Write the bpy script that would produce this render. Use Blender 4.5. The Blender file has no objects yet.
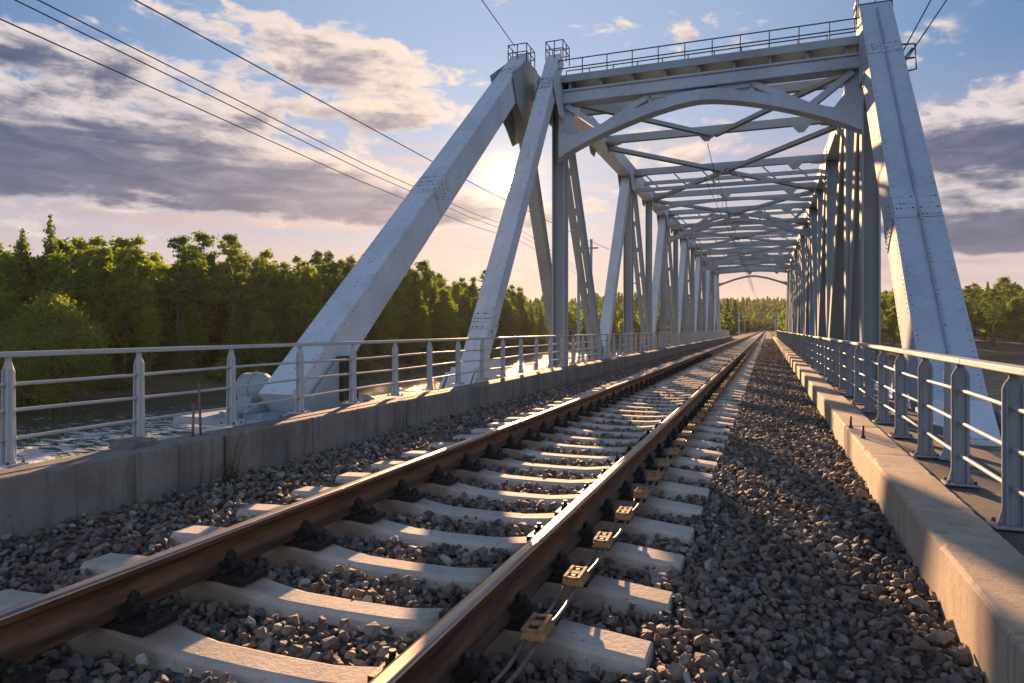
import bpy, bmesh, math, random
import numpy as np
from mathutils import Vector, Matrix

random.seed(7)
rng = np.random.default_rng(7)
R = math.radians
SC = bpy.context.scene
COL = SC.collection

# ------------------------------------------------------------------ camera
# world origin: track level (top of rail) under the camera, +Y along the bridge, +X to the right
EYE = 1.063
YAW = 20.5
cam_d = bpy.data.cameras.new("camera")
cam = bpy.data.objects.new("camera", cam_d)
COL.objects.link(cam)
cam.location = (0, 0, EYE)
cam.rotation_euler = (R(90), 0, R(YAW))
cam_d.lens = 24
cam_d.sensor_width = 36
cam_d.shift_y = -12.5 / 1024
cam_d.clip_start = 0.05
cam_d.clip_end = 9000
SC.camera = cam

# ------------------------------------------------------------------ sun and sky
SUN_AZ, SUN_EL = R(-20.95), R(12.3)
SV = Vector((math.cos(SUN_EL) * math.sin(SUN_AZ), math.cos(SUN_EL) * math.cos(SUN_AZ), math.sin(SUN_EL)))
sun_d = bpy.data.lights.new("sun", 'SUN')
sun_d.energy = 5.0
sun_d.angle = R(0.5)
sun_d.color = (1.0, 0.58, 0.29)
sun = bpy.data.objects.new("sun", sun_d)
COL.objects.link(sun)
sun.rotation_euler = SV.to_track_quat('Z', 'Y').to_euler()

SC.view_settings.view_transform = 'Standard'
SC.view_settings.look = 'None'
SC.view_settings.exposure = 1.8
SC.view_settings.gamma = 1.0
SC.view_settings.use_curve_mapping = False


class NT:
    """small helper to write node trees as expressions"""
    def __init__(self, tree):
        self.t = tree
        self.n = tree.nodes
        self.l = tree.links

    def new(self, typ, **kw):
        n = self.n.new(typ)
        for k, v in kw.items():
            setattr(n, k, v)
        return n

    def put(self, sock, v):
        if hasattr(v, 'is_output') or isinstance(v, bpy.types.NodeSocket):
            self.l.new(v, sock)
        elif v is not None:
            sock.default_value = v

    def m(self, op, a, b=None, c=None, clamp=False):
        n = self.new('ShaderNodeMath', operation=op, use_clamp=clamp)
        self.put(n.inputs[0], a)
        if b is not None:
            self.put(n.inputs[1], b)
        if c is not None:
            self.put(n.inputs[2], c)
        return n.outputs[0]

    def vm(self, op, a, b=None, scale=None):
        n = self.new('ShaderNodeVectorMath', operation=op)
        self.put(n.inputs[0], a)
        if b is not None:
            self.put(n.inputs[1], b)
        if scale is not None:
            self.put(n.inputs['Scale'], scale)
        return n.outputs['Value'] if op in ('DOT_PRODUCT', 'LENGTH', 'DISTANCE') else n.outputs[0]

    def ss(self, x, a, b, lo=0.0, hi=1.0):
        n = self.new('ShaderNodeMapRange', interpolation_type='SMOOTHSTEP')
        self.put(n.inputs[0], x)
        n.inputs[1].default_value = a
        n.inputs[2].default_value = b
        n.inputs[3].default_value = lo
        n.inputs[4].default_value = hi
        return n.outputs[0]

    def lin(self, x, a, b, lo=0.0, hi=1.0):
        n = self.new('ShaderNodeMapRange', interpolation_type='LINEAR', clamp=True)
        self.put(n.inputs[0], x)
        n.inputs[1].default_value = a
        n.inputs[2].default_value = b
        n.inputs[3].default_value = lo
        n.inputs[4].default_value = hi
        return n.outputs[0]

    def mix(self, f, a, b, blend='MIX'):
        n = self.new('ShaderNodeMix', data_type='RGBA', blend_type=blend)
        self.put(n.inputs[0], f)
        for s, v in ((n.inputs[6], a), (n.inputs[7], b)):
            if isinstance(v, (tuple, list)):
                s.default_value = (v[0], v[1], v[2], 1)
            else:
                self.put(s, v)
        return n.outputs[2]

    def noise(self, vec, scale, detail=4, rough=0.55, dist=0.0, dim='3D'):
        n = self.new('ShaderNodeTexNoise', noise_dimensions=dim)
        if vec is not None:
            self.put(n.inputs['Vector'], vec)
        n.inputs['Scale'].default_value = scale
        n.inputs['Detail'].default_value = detail
        n.inputs['Roughness'].default_value = rough
        n.inputs['Distortion'].default_value = dist
        return n.outputs[0]

    def comb(self, x, y, z=0.0):
        n = self.new('ShaderNodeCombineXYZ')
        self.put(n.inputs[0], x)
        self.put(n.inputs[1], y)
        self.put(n.inputs[2], z)
        return n.outputs[0]

    def sep(self, v):
        n = self.new('ShaderNodeSeparateXYZ')
        self.put(n.inputs[0], v)
        return n.outputs

    def ramp(self, f, stops):
        n = self.new('ShaderNodeValToRGB')
        self.put(n.inputs[0], f)
        cr = n.color_ramp
        while len(cr.elements) < len(stops):
            cr.elements.new(0.5)
        for e, (p, c) in zip(cr.elements, stops):
            e.position = p
            e.color = (c[0], c[1], c[2], 1)
        return n.outputs[0]


def build_world():
    w = bpy.data.worlds.new("World")
    SC.world = w
    w.use_nodes = True
    t = NT(w.node_tree)
    t.n.clear()
    out = t.new('ShaderNodeOutputWorld')
    bg = t.new('ShaderNodeBackground')
    bg.inputs[1].default_value = 0.05
    sky = t.new('ShaderNodeTexSky', sky_type='NISHITA')
    sky.sun_disc = False
    sky.sun_elevation = SUN_EL
    sky.sun_rotation = SUN_AZ
    sky.air_density = 1.0
    sky.dust_density = 1.0
    sky.ozone_density = 2.0
    d = t.new('ShaderNodeTexCoord').outputs['Generated']
    d = t.vm('NORMALIZE', d)
    x, y, z = t.sep(d)[:3]
    deg = 180 / math.pi
    az = t.m('MULTIPLY', t.m('ARCTAN2', x, y), deg)
    el = t.m('MULTIPLY', t.m('ARCSINE', z), deg)
    cs = t.vm('DOT_PRODUCT', d, tuple(SV))
    ang = t.m('MULTIPLY', t.m('ARCCOSINE', t.m('MINIMUM', cs, 0.99999)), deg)      # degrees from the sun
    high = t.ss(el, 32, 58)
    back = t.m('MULTIPLY', t.ss(ang, 55, 130), t.ss(el, 34, 62, 1.0, 0.12))                                                     # sky opposite the sun
    # fractal cloud field in azimuth / elevation, wider than tall
    BLOBS = [(-56, 12.9, 16, 2.3, 1.35), (-41, 11.3, 12, 2.0, 1.15), (-27, 9.6, 9, 1.3, 0.9), (-62, 6.2, 9, 0.9, 0.45), (-35, 20.6, 6.5, 2.0, 0.78), (-31, 17.6, 7, 1.0, 0.42), (-50, 18.6, 9, 1.2, 0.5), (-24, 15.2, 5, 1.0, 0.4),
             (-45, 22.5, 6.0, 1.5, 0.40), (-55, 18.5, 8, 2.2, 0.42), (-43, 16.6, 12, 1.0, 0.30),
             (-21, 25.8, 3.2, 1.6, 0.40), (-29, 17.0, 4, 1.0, 0.34), (-10, 12.0, 12, 2.2, 0.12),
             (13.8, 13.3, 5.5, 2.4, 0.85), (14.5, 6.9, 8, 1.5, 0.85), (23, 14.5, 7.0, 3.5, 0.6), (12.5, 10.0, 5, 0.8, 0.3),
             (11.0, 20.3, 1.8, 0.7, 0.22), (-62, 26, 9, 2.5, 0.32), (4, 8, 9, 2, 0.18), (-4, 22.5, 3, 0.9, 0.12),
             (-74, 14, 14, 6, 0.35), (42, 12, 12, 5, 0.4)]

    def field(a_, e_):
        p = t.comb(t.m('MULTIPLY', a_, 0.055), t.m('MULTIPLY', e_, 0.125))
        warp = t.noise(p, 1.6, 3, 0.55)
        p2 = t.vm('ADD', p, t.comb(t.m('MULTIPLY', warp, 0.45), t.m('MULTIPLY', warp, 0.30), 3.7))
        f1 = t.noise(p2, 1.7, 9, 0.60)
        f2 = t.noise(t.vm('ADD', p2, (7.3, 2.1, 5.0)), 5.5, 6, 0.60)
        tot = 0.0
        for (a0, e0, wa, we, amp) in BLOBS:
            q = t.m('ADD', t.m('POWER', t.m('DIVIDE', t.m('SUBTRACT', a_, a0), wa), 2.0),
                    t.m('POWER', t.m('DIVIDE', t.m('SUBTRACT', e_, e0), we), 2.0))
            tot = t.m('ADD', tot, t.m('MULTIPLY', t.m('EXPONENT', t.m('MULTIPLY', q, -1.0)), amp))
        fb = t.m('ADD', t.m('MULTIPLY', f1, 0.64), t.m('MULTIPLY', f2, 0.36))
        return t.m('ADD', tot, t.m('MULTIPLY', t.m('SUBTRACT', fb, 0.55), 2.7)), f2
    streak = t.noise(t.comb(t.m('MULTIPLY', az, 0.03), t.m('MULTIPLY', el, 0.42), 9.0), 1.6, 6, 0.6, 0.4)
    dens, f2 = field(az, el)
    # the same field a little nearer the sun and higher: where it is thinner the cloud side is lit
    tow_a = t.m('MULTIPLY', t.m('SIGN', t.m('SUBTRACT', SUN_AZ * deg, az)), 1.1)
    dens2, _ = field(t.m('ADD', az, tow_a), t.m('ADD', el, 0.75))
    relief = t.m('SUBTRACT', dens, dens2)
    dens = t.m('ADD', dens, t.m('MULTIPLY', back, 0.25))
    dens = t.m('SUBTRACT', dens, t.m('MULTIPLY', high, 0.35))
    cov = t.ss(dens, 0.02, 0.24)
    thick = t.lin(dens, 0.08, 0.80)
    thickn = t.m('SUBTRACT', t.m('ADD', thick, t.m('ADD', t.m('MULTIPLY', t.m('SUBTRACT', f2, 0.5), 1.1), t.m('MULTIPLY', t.m('SUBTRACT', streak, 0.5), -1.3))), t.m('MULTIPLY', relief, 0.9), clamp=True)
    near = t.ss(ang, 6, 34, 1.0, 0.0)
    edge = t.mix(near, (0.78, 0.69, 0.68), (0.98, 0.78, 0.64))
    core = t.mix(near, (0.066, 0.100, 0.195), (0.31, 0.27, 0.33))
    tex = t.noise(t.comb(t.m('MULTIPLY', az, 0.10), t.m('MULTIPLY', el, 0.42), 4.0), 2.0, 7, 0.66, 0.5)
    core = t.mix(t.ss(tex, 0.36, 0.70), core, t.mix(near, (0.15, 0.175, 0.28), (0.54, 0.45, 0.47)))
    cc = t.mix(t.ss(thickn, 0.02, 0.80), edge, core)
    cc = t.mix(back, cc, (1.14, 1.28, 1.55))
    cc10 = t.vm('SCALE', cc, scale=10.0)
    # clear sky: the sky texture
    s = t.vm('MULTIPLY', sky.outputs[0], (0.50, 0.62, 0.82))
    deep = t.mix(t.ss(ang, 14, 44), (0.34, 0.47, 0.70), (0.10, 0.235, 0.47))
    blue = t.mix(t.ss(el, 5, 21), (0.56, 0.50, 0.57), deep)
    blue = t.mix(high, blue, (0.055, 0.115, 0.25))
    blue10 = t.vm('SCALE', blue, scale=10.0)
    s = t.mix(0.86, s, blue10)
    s = t.mix(t.m('MULTIPLY', back, 0.7), s, (6.0, 8.2, 11.8))
    # pale bright layer low over the horizon, warmest under the sun
    low = t.ss(el, 1.0, 10.0, 1.0, 0.0)
    lowc = t.mix(t.ss(ang, 5, 50), (8.6, 6.1, 4.4), (7.0, 5.8, 5.6))
    s = t.mix(t.m('MULTIPLY', low, 0.85), s, lowc)
    sk = t.m('MULTIPLY', t.ss(streak, 0.48, 0.68), t.m('MULTIPLY', t.ss(el, 0.5, 5.0), t.ss(el, 10, 20, 1.0, 0.0)))
    skc = t.mix(t.ss(ang, 8, 40), (8.5, 6.2, 5.2), (4.6, 4.0, 4.6))
    s = t.mix(t.m('MULTIPLY', sk, 0.8), s, skc)
    c = t.mix(t.m('MULTIPLY', cov, t.ss(el, 0.5, 5.5, 0.15, 0.95)), s, cc10)
    # aureole and the sun's own disc
    g1 = t.m('MULTIPLY', t.m('EXPONENT', t.m('MULTIPLY', ang, -1 / 8.0)), 2.0)
    g2 = t.m('MULTIPLY', t.m('EXPONENT', t.m('MULTIPLY', ang, -1 / 0.9)), 30.0)
    disc = t.m('MULTIPLY', t.ss(ang, 0.75, 1.0, 1.0, 0.0), 500.0)
    glow = t.vm('SCALE', (1.0, 0.74, 0.44), scale=t.m('ADD', g1, t.m('ADD', g2, disc)))
    c = t.vm('ADD', c, glow)
    c = t.vm('SCALE', c, scale=0.59)
    t.l.new(c, bg.inputs[0])
    t.l.new(bg.outputs[0], out.inputs[0])
    w.cycles.sampling_method = 'MANUAL'
    w.cycles.sample_map_resolution = 1024


build_world()


# ------------------------------------------------------------------ materials
def material(name, rough=0.6, metal=0.0, spec=0.5):
    m = bpy.data.materials.new(name)
    m.use_nodes = True
    t = NT(m.node_tree)
    b = m.node_tree.nodes['Principled BSDF']
    b.inputs['Roughness'].default_value = rough
    b.inputs['Metallic'].default_value = metal
    b.inputs['Specular IOR Level'].default_value = spec
    return m, t, b


def bump(t, b, h, strength, dist):
    n = t.new('ShaderNodeBump')
    n.inputs['Strength'].default_value = strength
    n.inputs['Distance'].default_value = dist
    t.put(n.inputs['Height'], h)
    t.l.new(n.outputs[0], b.inputs['Normal'])


def objco(t):
    return t.new('ShaderNodeTexCoord').outputs['Object']


def m_paint(name, base, rust=0.6, dirt=0.35, rough=0.8):
    m, t, b = material(name, rough, 0.0, 0.15)
    p = objco(t)
    n1 = t.noise(p, 0.7, 6, 0.6)
    n2 = t.noise(t.vm('MULTIPLY', p, (5, 5, 0.9)), 1.6, 5, 0.65)
    n3 = t.noise(p, 9.0, 5, 0.65)
    dk = tuple(c * 0.62 for c in base)
    c = t.mix(t.m('MULTIPLY', t.ss(n1, 0.42, 0.72), dirt), base, dk)
    c = t.mix(t.m('MULTIPLY', t.ss(n2, 0.52, 0.78), dirt * 1.0), c, (0.25, 0.19, 0.145))
    spot = t.m('MULTIPLY', t.ss(n3, 0.64, 0.72), t.ss(n1, 0.44, 0.58))
    c = t.mix(t.m('MULTIPLY', spot, rust), c, (0.13, 0.06, 0.035))
    t.l.new(c, b.inputs['Base Color'])
    t.l.new(t.lin(n2, 0.3, 0.8, rough - 0.08, min(0.95, rough + 0.2)), b.inputs['Roughness'])
    bump(t, b, t.m('ADD', n3, t.m('MULTIPLY', n1, 0.6)), 0.12, 0.01)
    return m


def m_concrete(name, base, dark, scale=1.0, stain=0.5):
    m, t, b = material(name, 0.85, 0, 0.3)
    p = objco(t)
    n1 = t.noise(p, 1.3 * scale, 7, 0.62)
    n2 = t.noise(t.vm('MULTIPLY', p, (3.0, 3.0, 0.7)), 2.4 * scale, 6, 0.66)
    n3 = t.noise(p, 28 * scale, 4, 0.6)
    n4 = t.noise(p, 90 * scale, 2, 0.6)
    c = t.mix(t.ss(n1, 0.32, 0.72), base, dark)
    c = t.mix(t.m('MULTIPLY', t.ss(n2, 0.52, 0.75), stain), c, tuple(v * 0.45 for v in dark))
    c = t.mix(t.m('MULTIPLY', t.ss(n3, 0.62, 0.72), 0.6), c, tuple(v * 0.35 for v in dark))
    n5 = t.noise(t.vm('MULTIPLY', p, (7.0, 7.0, 0.35)), 1.5, 5, 0.7)
    c = t.mix(t.m('MULTIPLY', t.ss(n5, 0.50, 0.72), stain * 1.2, clamp=True), c, tuple(v * 0.42 for v in dark))
    c = t.mix(t.m('MULTIPLY', t.ss(n4, 0.35, 0.65), 0.25), c, tuple(v * 0.6 for v in base))
    t.l.new(c, b.inputs['Base Color'])
    bump(t, b, t.m('ADD', t.m('MULTIPLY', n3, -0.6), t.m('ADD', t.m('MULTIPLY', n4, 0.35), n1)), 0.35, 0.012)
    return m


def m_simple(name, base, rough=0.6, metal=0.0, var=0.35, scale=6.0, bmp=0.2):
    m, t, b = material(name, rough, metal)
    p = objco(t)
    n = t.noise(p, scale, 6, 0.62)
    c = t.mix(t.ss(n, 0.35, 0.7), base, tuple(v * (1 - var) for v in base))
    t.l.new(c, b.inputs['Base Color'])
    t.l.new(t.lin(n, 0.3, 0.7, max(0.05, rough - 0.1), min(1, rough + 0.12)), b.inputs['Roughness'])
    bump(t, b, n, bmp, 0.006)
    return m


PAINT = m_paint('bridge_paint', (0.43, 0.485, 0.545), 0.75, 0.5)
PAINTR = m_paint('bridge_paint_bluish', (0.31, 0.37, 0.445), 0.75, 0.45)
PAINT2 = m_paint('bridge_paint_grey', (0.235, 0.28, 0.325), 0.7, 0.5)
RAILPAINT2 = m_paint('railing_paint_shaded', (0.215, 0.235, 0.26), 0.7, 0.5)  # railing paint darkened so the right posts carry their shade in the colour
PAINT3 = m_paint('bridge_paint_shaded', (0.22, 0.255, 0.27), 0.7, 0.5)  # same bridge paint darkened: shade put into the base colour
RAILPAINT = m_paint('railing_paint', (0.36, 0.38, 0.40), 0.5, 0.35, 0.5)
BOLT = m_simple('rusty_bolt', (0.16, 0.12, 0.10), 0.7, 0.2, 0.5, 8)
DARKSTEEL = m_simple('dark_steel', (0.045, 0.043, 0.045), 0.6, 0.3, 0.5, 8)
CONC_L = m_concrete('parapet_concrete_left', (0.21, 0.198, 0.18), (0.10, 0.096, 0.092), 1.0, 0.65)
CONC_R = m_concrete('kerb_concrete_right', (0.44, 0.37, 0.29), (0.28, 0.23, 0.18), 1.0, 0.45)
def m_sleeper():
    m, t, b = material('sleeper_concrete', 0.85, 0, 0.3)
    oi = t.new('ShaderNodeObjectInfo')
    rnd = oi.outputs['Random']
    p0 = objco(t)
    p = t.vm('ADD', p0, t.comb(0.0, t.m('MULTIPLY', rnd, 37.0), 0.0))
    n1 = t.noise(p, 2.2, 7, 0.64)
    n3 = t.noise(p, 34, 4, 0.6)
    n4 = t.noise(p, 120, 2, 0.6)
    c = t.mix(t.ss(n1, 0.34, 0.68), (0.52, 0.465, 0.40), (0.36, 0.315, 0.27))
    c = t.mix(t.m('MULTIPLY', rnd, 0.35), c, (0.33, 0.30, 0.275))
    # rust and brake dust close to each rail, streaked outward
    ax = t.m('ABSOLUTE', t.sep(p0)[0])
    dr = t.m('ABSOLUTE', t.m('SUBTRACT', ax, 0.796))
    rust = t.m('MULTIPLY', t.ss(t.m('ADD', dr, t.m('MULTIPLY', n1, -0.35)), 0.02, 0.24, 1.0, 0.0), 0.75)
    c = t.mix(rust, c, (0.16, 0.095, 0.06))
    c = t.mix(t.m('MULTIPLY', t.ss(n3, 0.62, 0.71), 0.75), c, (0.10, 0.085, 0.07))
    c = t.mix(t.m('MULTIPLY', t.ss(n4, 0.4, 0.65), 0.28), c, (0.25, 0.22, 0.19))
    t.l.new(c, b.inputs['Base Color'])
    bump(t, b, t.m('ADD', t.m('MULTIPLY', n3, -0.7), t.m('ADD', t.m('MULTIPLY', n4, 0.4), n1)), 0.4, 0.012)
    return m


SLEEPER = m_sleeper()
PIER = m_concrete('pier_concrete', (0.36, 0.35, 0.33), (0.22, 0.21, 0.2), 0.5, 0.5)
FASTEN = m_simple('fastening_steel', (0.035, 0.027, 0.024), 0.55, 0.5, 0.5, 30, 0.4)
TAN = m_simple('tan_block', (0.31, 0.165, 0.07), 0.8, 0.0, 0.6, 22, 0.4)
CABLE = m_simple('cable_sheath', (0.13, 0.105, 0.085), 0.4, 0.3, 0.4, 20, 0.1)
WIRE = m_simple('wire', (0.03, 0.03, 0.035), 0.5, 0.4, 0.2, 4, 0.0)
BARK = m_simple('bark', (0.10, 0.075, 0.055), 0.9, 0, 0.5, 5, 0.4)
DRY = m_simple('dry_stalk', (0.16, 0.10, 0.06), 0.8, 0, 0.4, 9, 0.1)
DECKM = m_simple('deck_steel', (0.10, 0.085, 0.075), 0.75, 0.1, 0.5, 4, 0.4)


def m_rail_body():
    m, t, b = material('rail_rust', 0.55, 0.55)
    p = objco(t)
    n = t.noise(t.vm('MULTIPLY', p, (6, 0.7, 6)), 4, 7, 0.65)
    n2 = t.noise(p, 40, 4, 0.6)
    c = t.mix(t.ss(n, 0.35, 0.7), (0.155, 0.078, 0.042), (0.060, 0.033, 0.022))
    c = t.mix(t.m('MULTIPLY', t.ss(n2, 0.55, 0.7), 0.5), c, (0.16, 0.085, 0.045))
    t.l.new(c, b.inputs['Base Color'])
    bump(t, b, t.m('ADD', n, n2), 0.25, 0.002)
    return m


def m_rail_head():
    m, t, b = material('rail_running_surface', 0.3, 1.0)
    p = objco(t)
    n = t.noise(t.vm('MULTIPLY', p, (40, 0.6, 40)), 2.5, 6, 0.6)
    c = t.mix(t.ss(n, 0.35, 0.7), (0.42, 0.33, 0.27), (0.24, 0.17, 0.13))
    t.l.new(c, b.inputs['Base Color'])
    t.l.new(t.lin(n, 0.3, 0.7, 0.24, 0.40), b.inputs['Roughness'])
    return m


RAILB, RAILH = m_rail_body(), m_rail_head()


def m_stone():
    m, t, b = material('ballast_stone', 0.72, 0, 0.4)
    at = t.new('ShaderNodeAttribute', attribute_type='INSTANCER', attribute_name='tint')
    r = at.outputs['Fac']
    c = t.ramp(r, [(0.0, (0.078, 0.071, 0.070)), (0.25, (0.167, 0.161, 0.162)), (0.45, (0.234, 0.173, 0.134)),
                   (0.6, (0.146, 0.100, 0.075)), (0.75, (0.290, 0.267, 0.249)), (0.9, (0.212, 0.134, 0.092)), (1.0, (0.408, 0.407, 0.378))])
    p = objco(t)
    n = t.noise(p, 1.8, 5, 0.65)
    c = t.mix(t.m('MULTIPLY', t.ss(n, 0.4, 0.7), 0.6), c, t.mix(1.0, c, (0.5, 0.45, 0.42), 'MULTIPLY'))
    t.l.new(c, b.inputs['Base Color'])
    bump(t, b, t.noise(p, 3.5, 5, 0.65), 0.5, 0.12)
    return m


STONE = m_stone()


def m_bed():
    m, t, b = material('ballast_bed', 0.9, 0, 0.2)
    p = objco(t)
    v = t.new('ShaderNodeTexVoronoi')
    t.put(v.inputs['Vector'], p)
    v.inputs['Scale'].default_value = 17
    cl = t.sep(v.outputs['Color'])[0]
    c = t.ramp(cl, [(0.0, (0.045, 0.042, 0.045)), (0.4, (0.12, 0.10, 0.09)), (0.7, (0.09, 0.065, 0.055)), (1.0, (0.22, 0.205, 0.20))])
    t.l.new(c, b.inputs['Base Color'])
    bump(t, b, t.m('MULTIPLY', v.outputs['Distance'], -1.0), 1.0, 0.05)
    return m


BED = m_bed()


def m_water():
    m, t, b = material('river_water', 0.06, 0, 0.5)
    b.inputs['IOR'].default_value = 1.33
    b.inputs['Specular IOR Level'].default_value = 0.38
    p = objco(t)
    n1 = t.noise(t.vm('MULTIPLY', p, (0.55, 1.0, 1)), 0.9, 5, 0.6, 0.6)
    n2 = t.noise(t.vm('MULTIPLY', p, (0.7, 1.0, 1)), 0.12, 4, 0.5, 0.3)
    n3 = t.noise(p, 4.5, 3, 0.6)
    h = t.m('ADD', t.m('MULTIPLY', n1, t.lin(n2, 0.35, 0.65, 0.35, 1.3)), t.m('MULTIPLY', n3, 0.12))
    bump(t, b, h, 1.0, 0.8)
    # sun glitter painted into the water colour, thinning out towards the left bank
    px, py = t.sep(p)[0], t.sep(p)[1]
    fo = t.noise(t.vm('MULTIPLY', p, (0.6, 1.5, 1)), 1.1, 7, 0.72, 0.8)
    reach = t.m('MULTIPLY', t.m('MULTIPLY', t.ss(px, -68, -38), t.ss(px, -9, -3, 1.0, 0.0)), t.m('MULTIPLY', t.lin(n2, 0.3, 0.6, 0.3, 1.0), t.ss(py, 45, 90, 1.0, 0.0)))
    glitter = t.ss(t.m('ADD', fo, t.m('MULTIPLY', reach, 0.27)), 0.60, 0.72)
    t.l.new(t.mix(glitter, (0.014, 0.040, 0.026), (0.46, 0.50, 0.52)), b.inputs['Base Color'])
    t.l.new(t.lin(glitter, 0, 1, 0.07, 0.8), b.inputs['Roughness'])
    return m


WATER = m_water()


def m_terrain():
    m, t, b = material('bank_soil_and_grass', 0.95, 0, 0.2)
    p = objco(t)
    n = t.noise(p, 0.12, 7, 0.65)
    n2 = t.noise(p, 1.3, 6, 0.65)
    c = t.mix(t.ss(n, 0.4, 0.62), (0.060, 0.070, 0.026), (0.115, 0.075, 0.060))
    c = t.mix(t.m('MULTIPLY', t.ss(n2, 0.45, 0.7), 0.6), c, (0.045, 0.045, 0.022))
    t.l.new(c, b.inputs['Base Color'])
    bump(t, b, n2, 0.8, 0.4)
    return m


TERRAIN = m_terrain()


def m_leaf(name, ca, cb, trans=0.45):
    m = bpy.data.materials.new(name)
    m.use_nodes = True
    t = NT(m.node_tree)
    t.n.clear()
    out = t.new('ShaderNodeOutputMaterial')
    oi = t.new('ShaderNodeObjectInfo')
    p = objco(t)
    n = t.noise(p, 0.45, 4, 0.6)
    n2 = t.noise(p, 3.0, 2, 0.5)
    f = t.m('ADD', t.m('MULTIPLY', oi.outputs['Random'], 0.6), t.m('MULTIPLY', n, 0.7))
    f = t.m('ADD', f, t.m('MULTIPLY', t.m('SUBTRACT', n2, 0.5), 0.5))
    c = t.mix(t.lin(f, 0.25, 1.0), ca, cb)
    d = t.new('ShaderNodeBsdfDiffuse')
    tr = t.new('ShaderNodeBsdfTranslucent')
    t.l.new(c, d.inputs[0])
    t.l.new(t.mix(1.0, c, (1.55, 1.75, 0.65), 'MULTIPLY'), tr.inputs[0])
    mx = t.new('ShaderNodeMixShader')
    mx.inputs[0].default_value = trans
    t.l.new(d.outputs[0], mx.inputs[1])
    t.l.new(tr.outputs[0], mx.inputs[2])
    t.l.new(mx.outputs[0], out.inputs[0])
    return m


LEAF_DEC = m_leaf('leaves_deciduous', (0.080, 0.134, 0.034), (0.18, 0.20, 0.042), 0.55)
LEAF_CON = m_leaf('needles', (0.055, 0.100, 0.038), (0.115, 0.150, 0.045), 0.45)
LEAF_BUSH = m_leaf('leaves_willow', (0.10, 0.14, 0.045), (0.17, 0.19, 0.055), 0.5)


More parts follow.
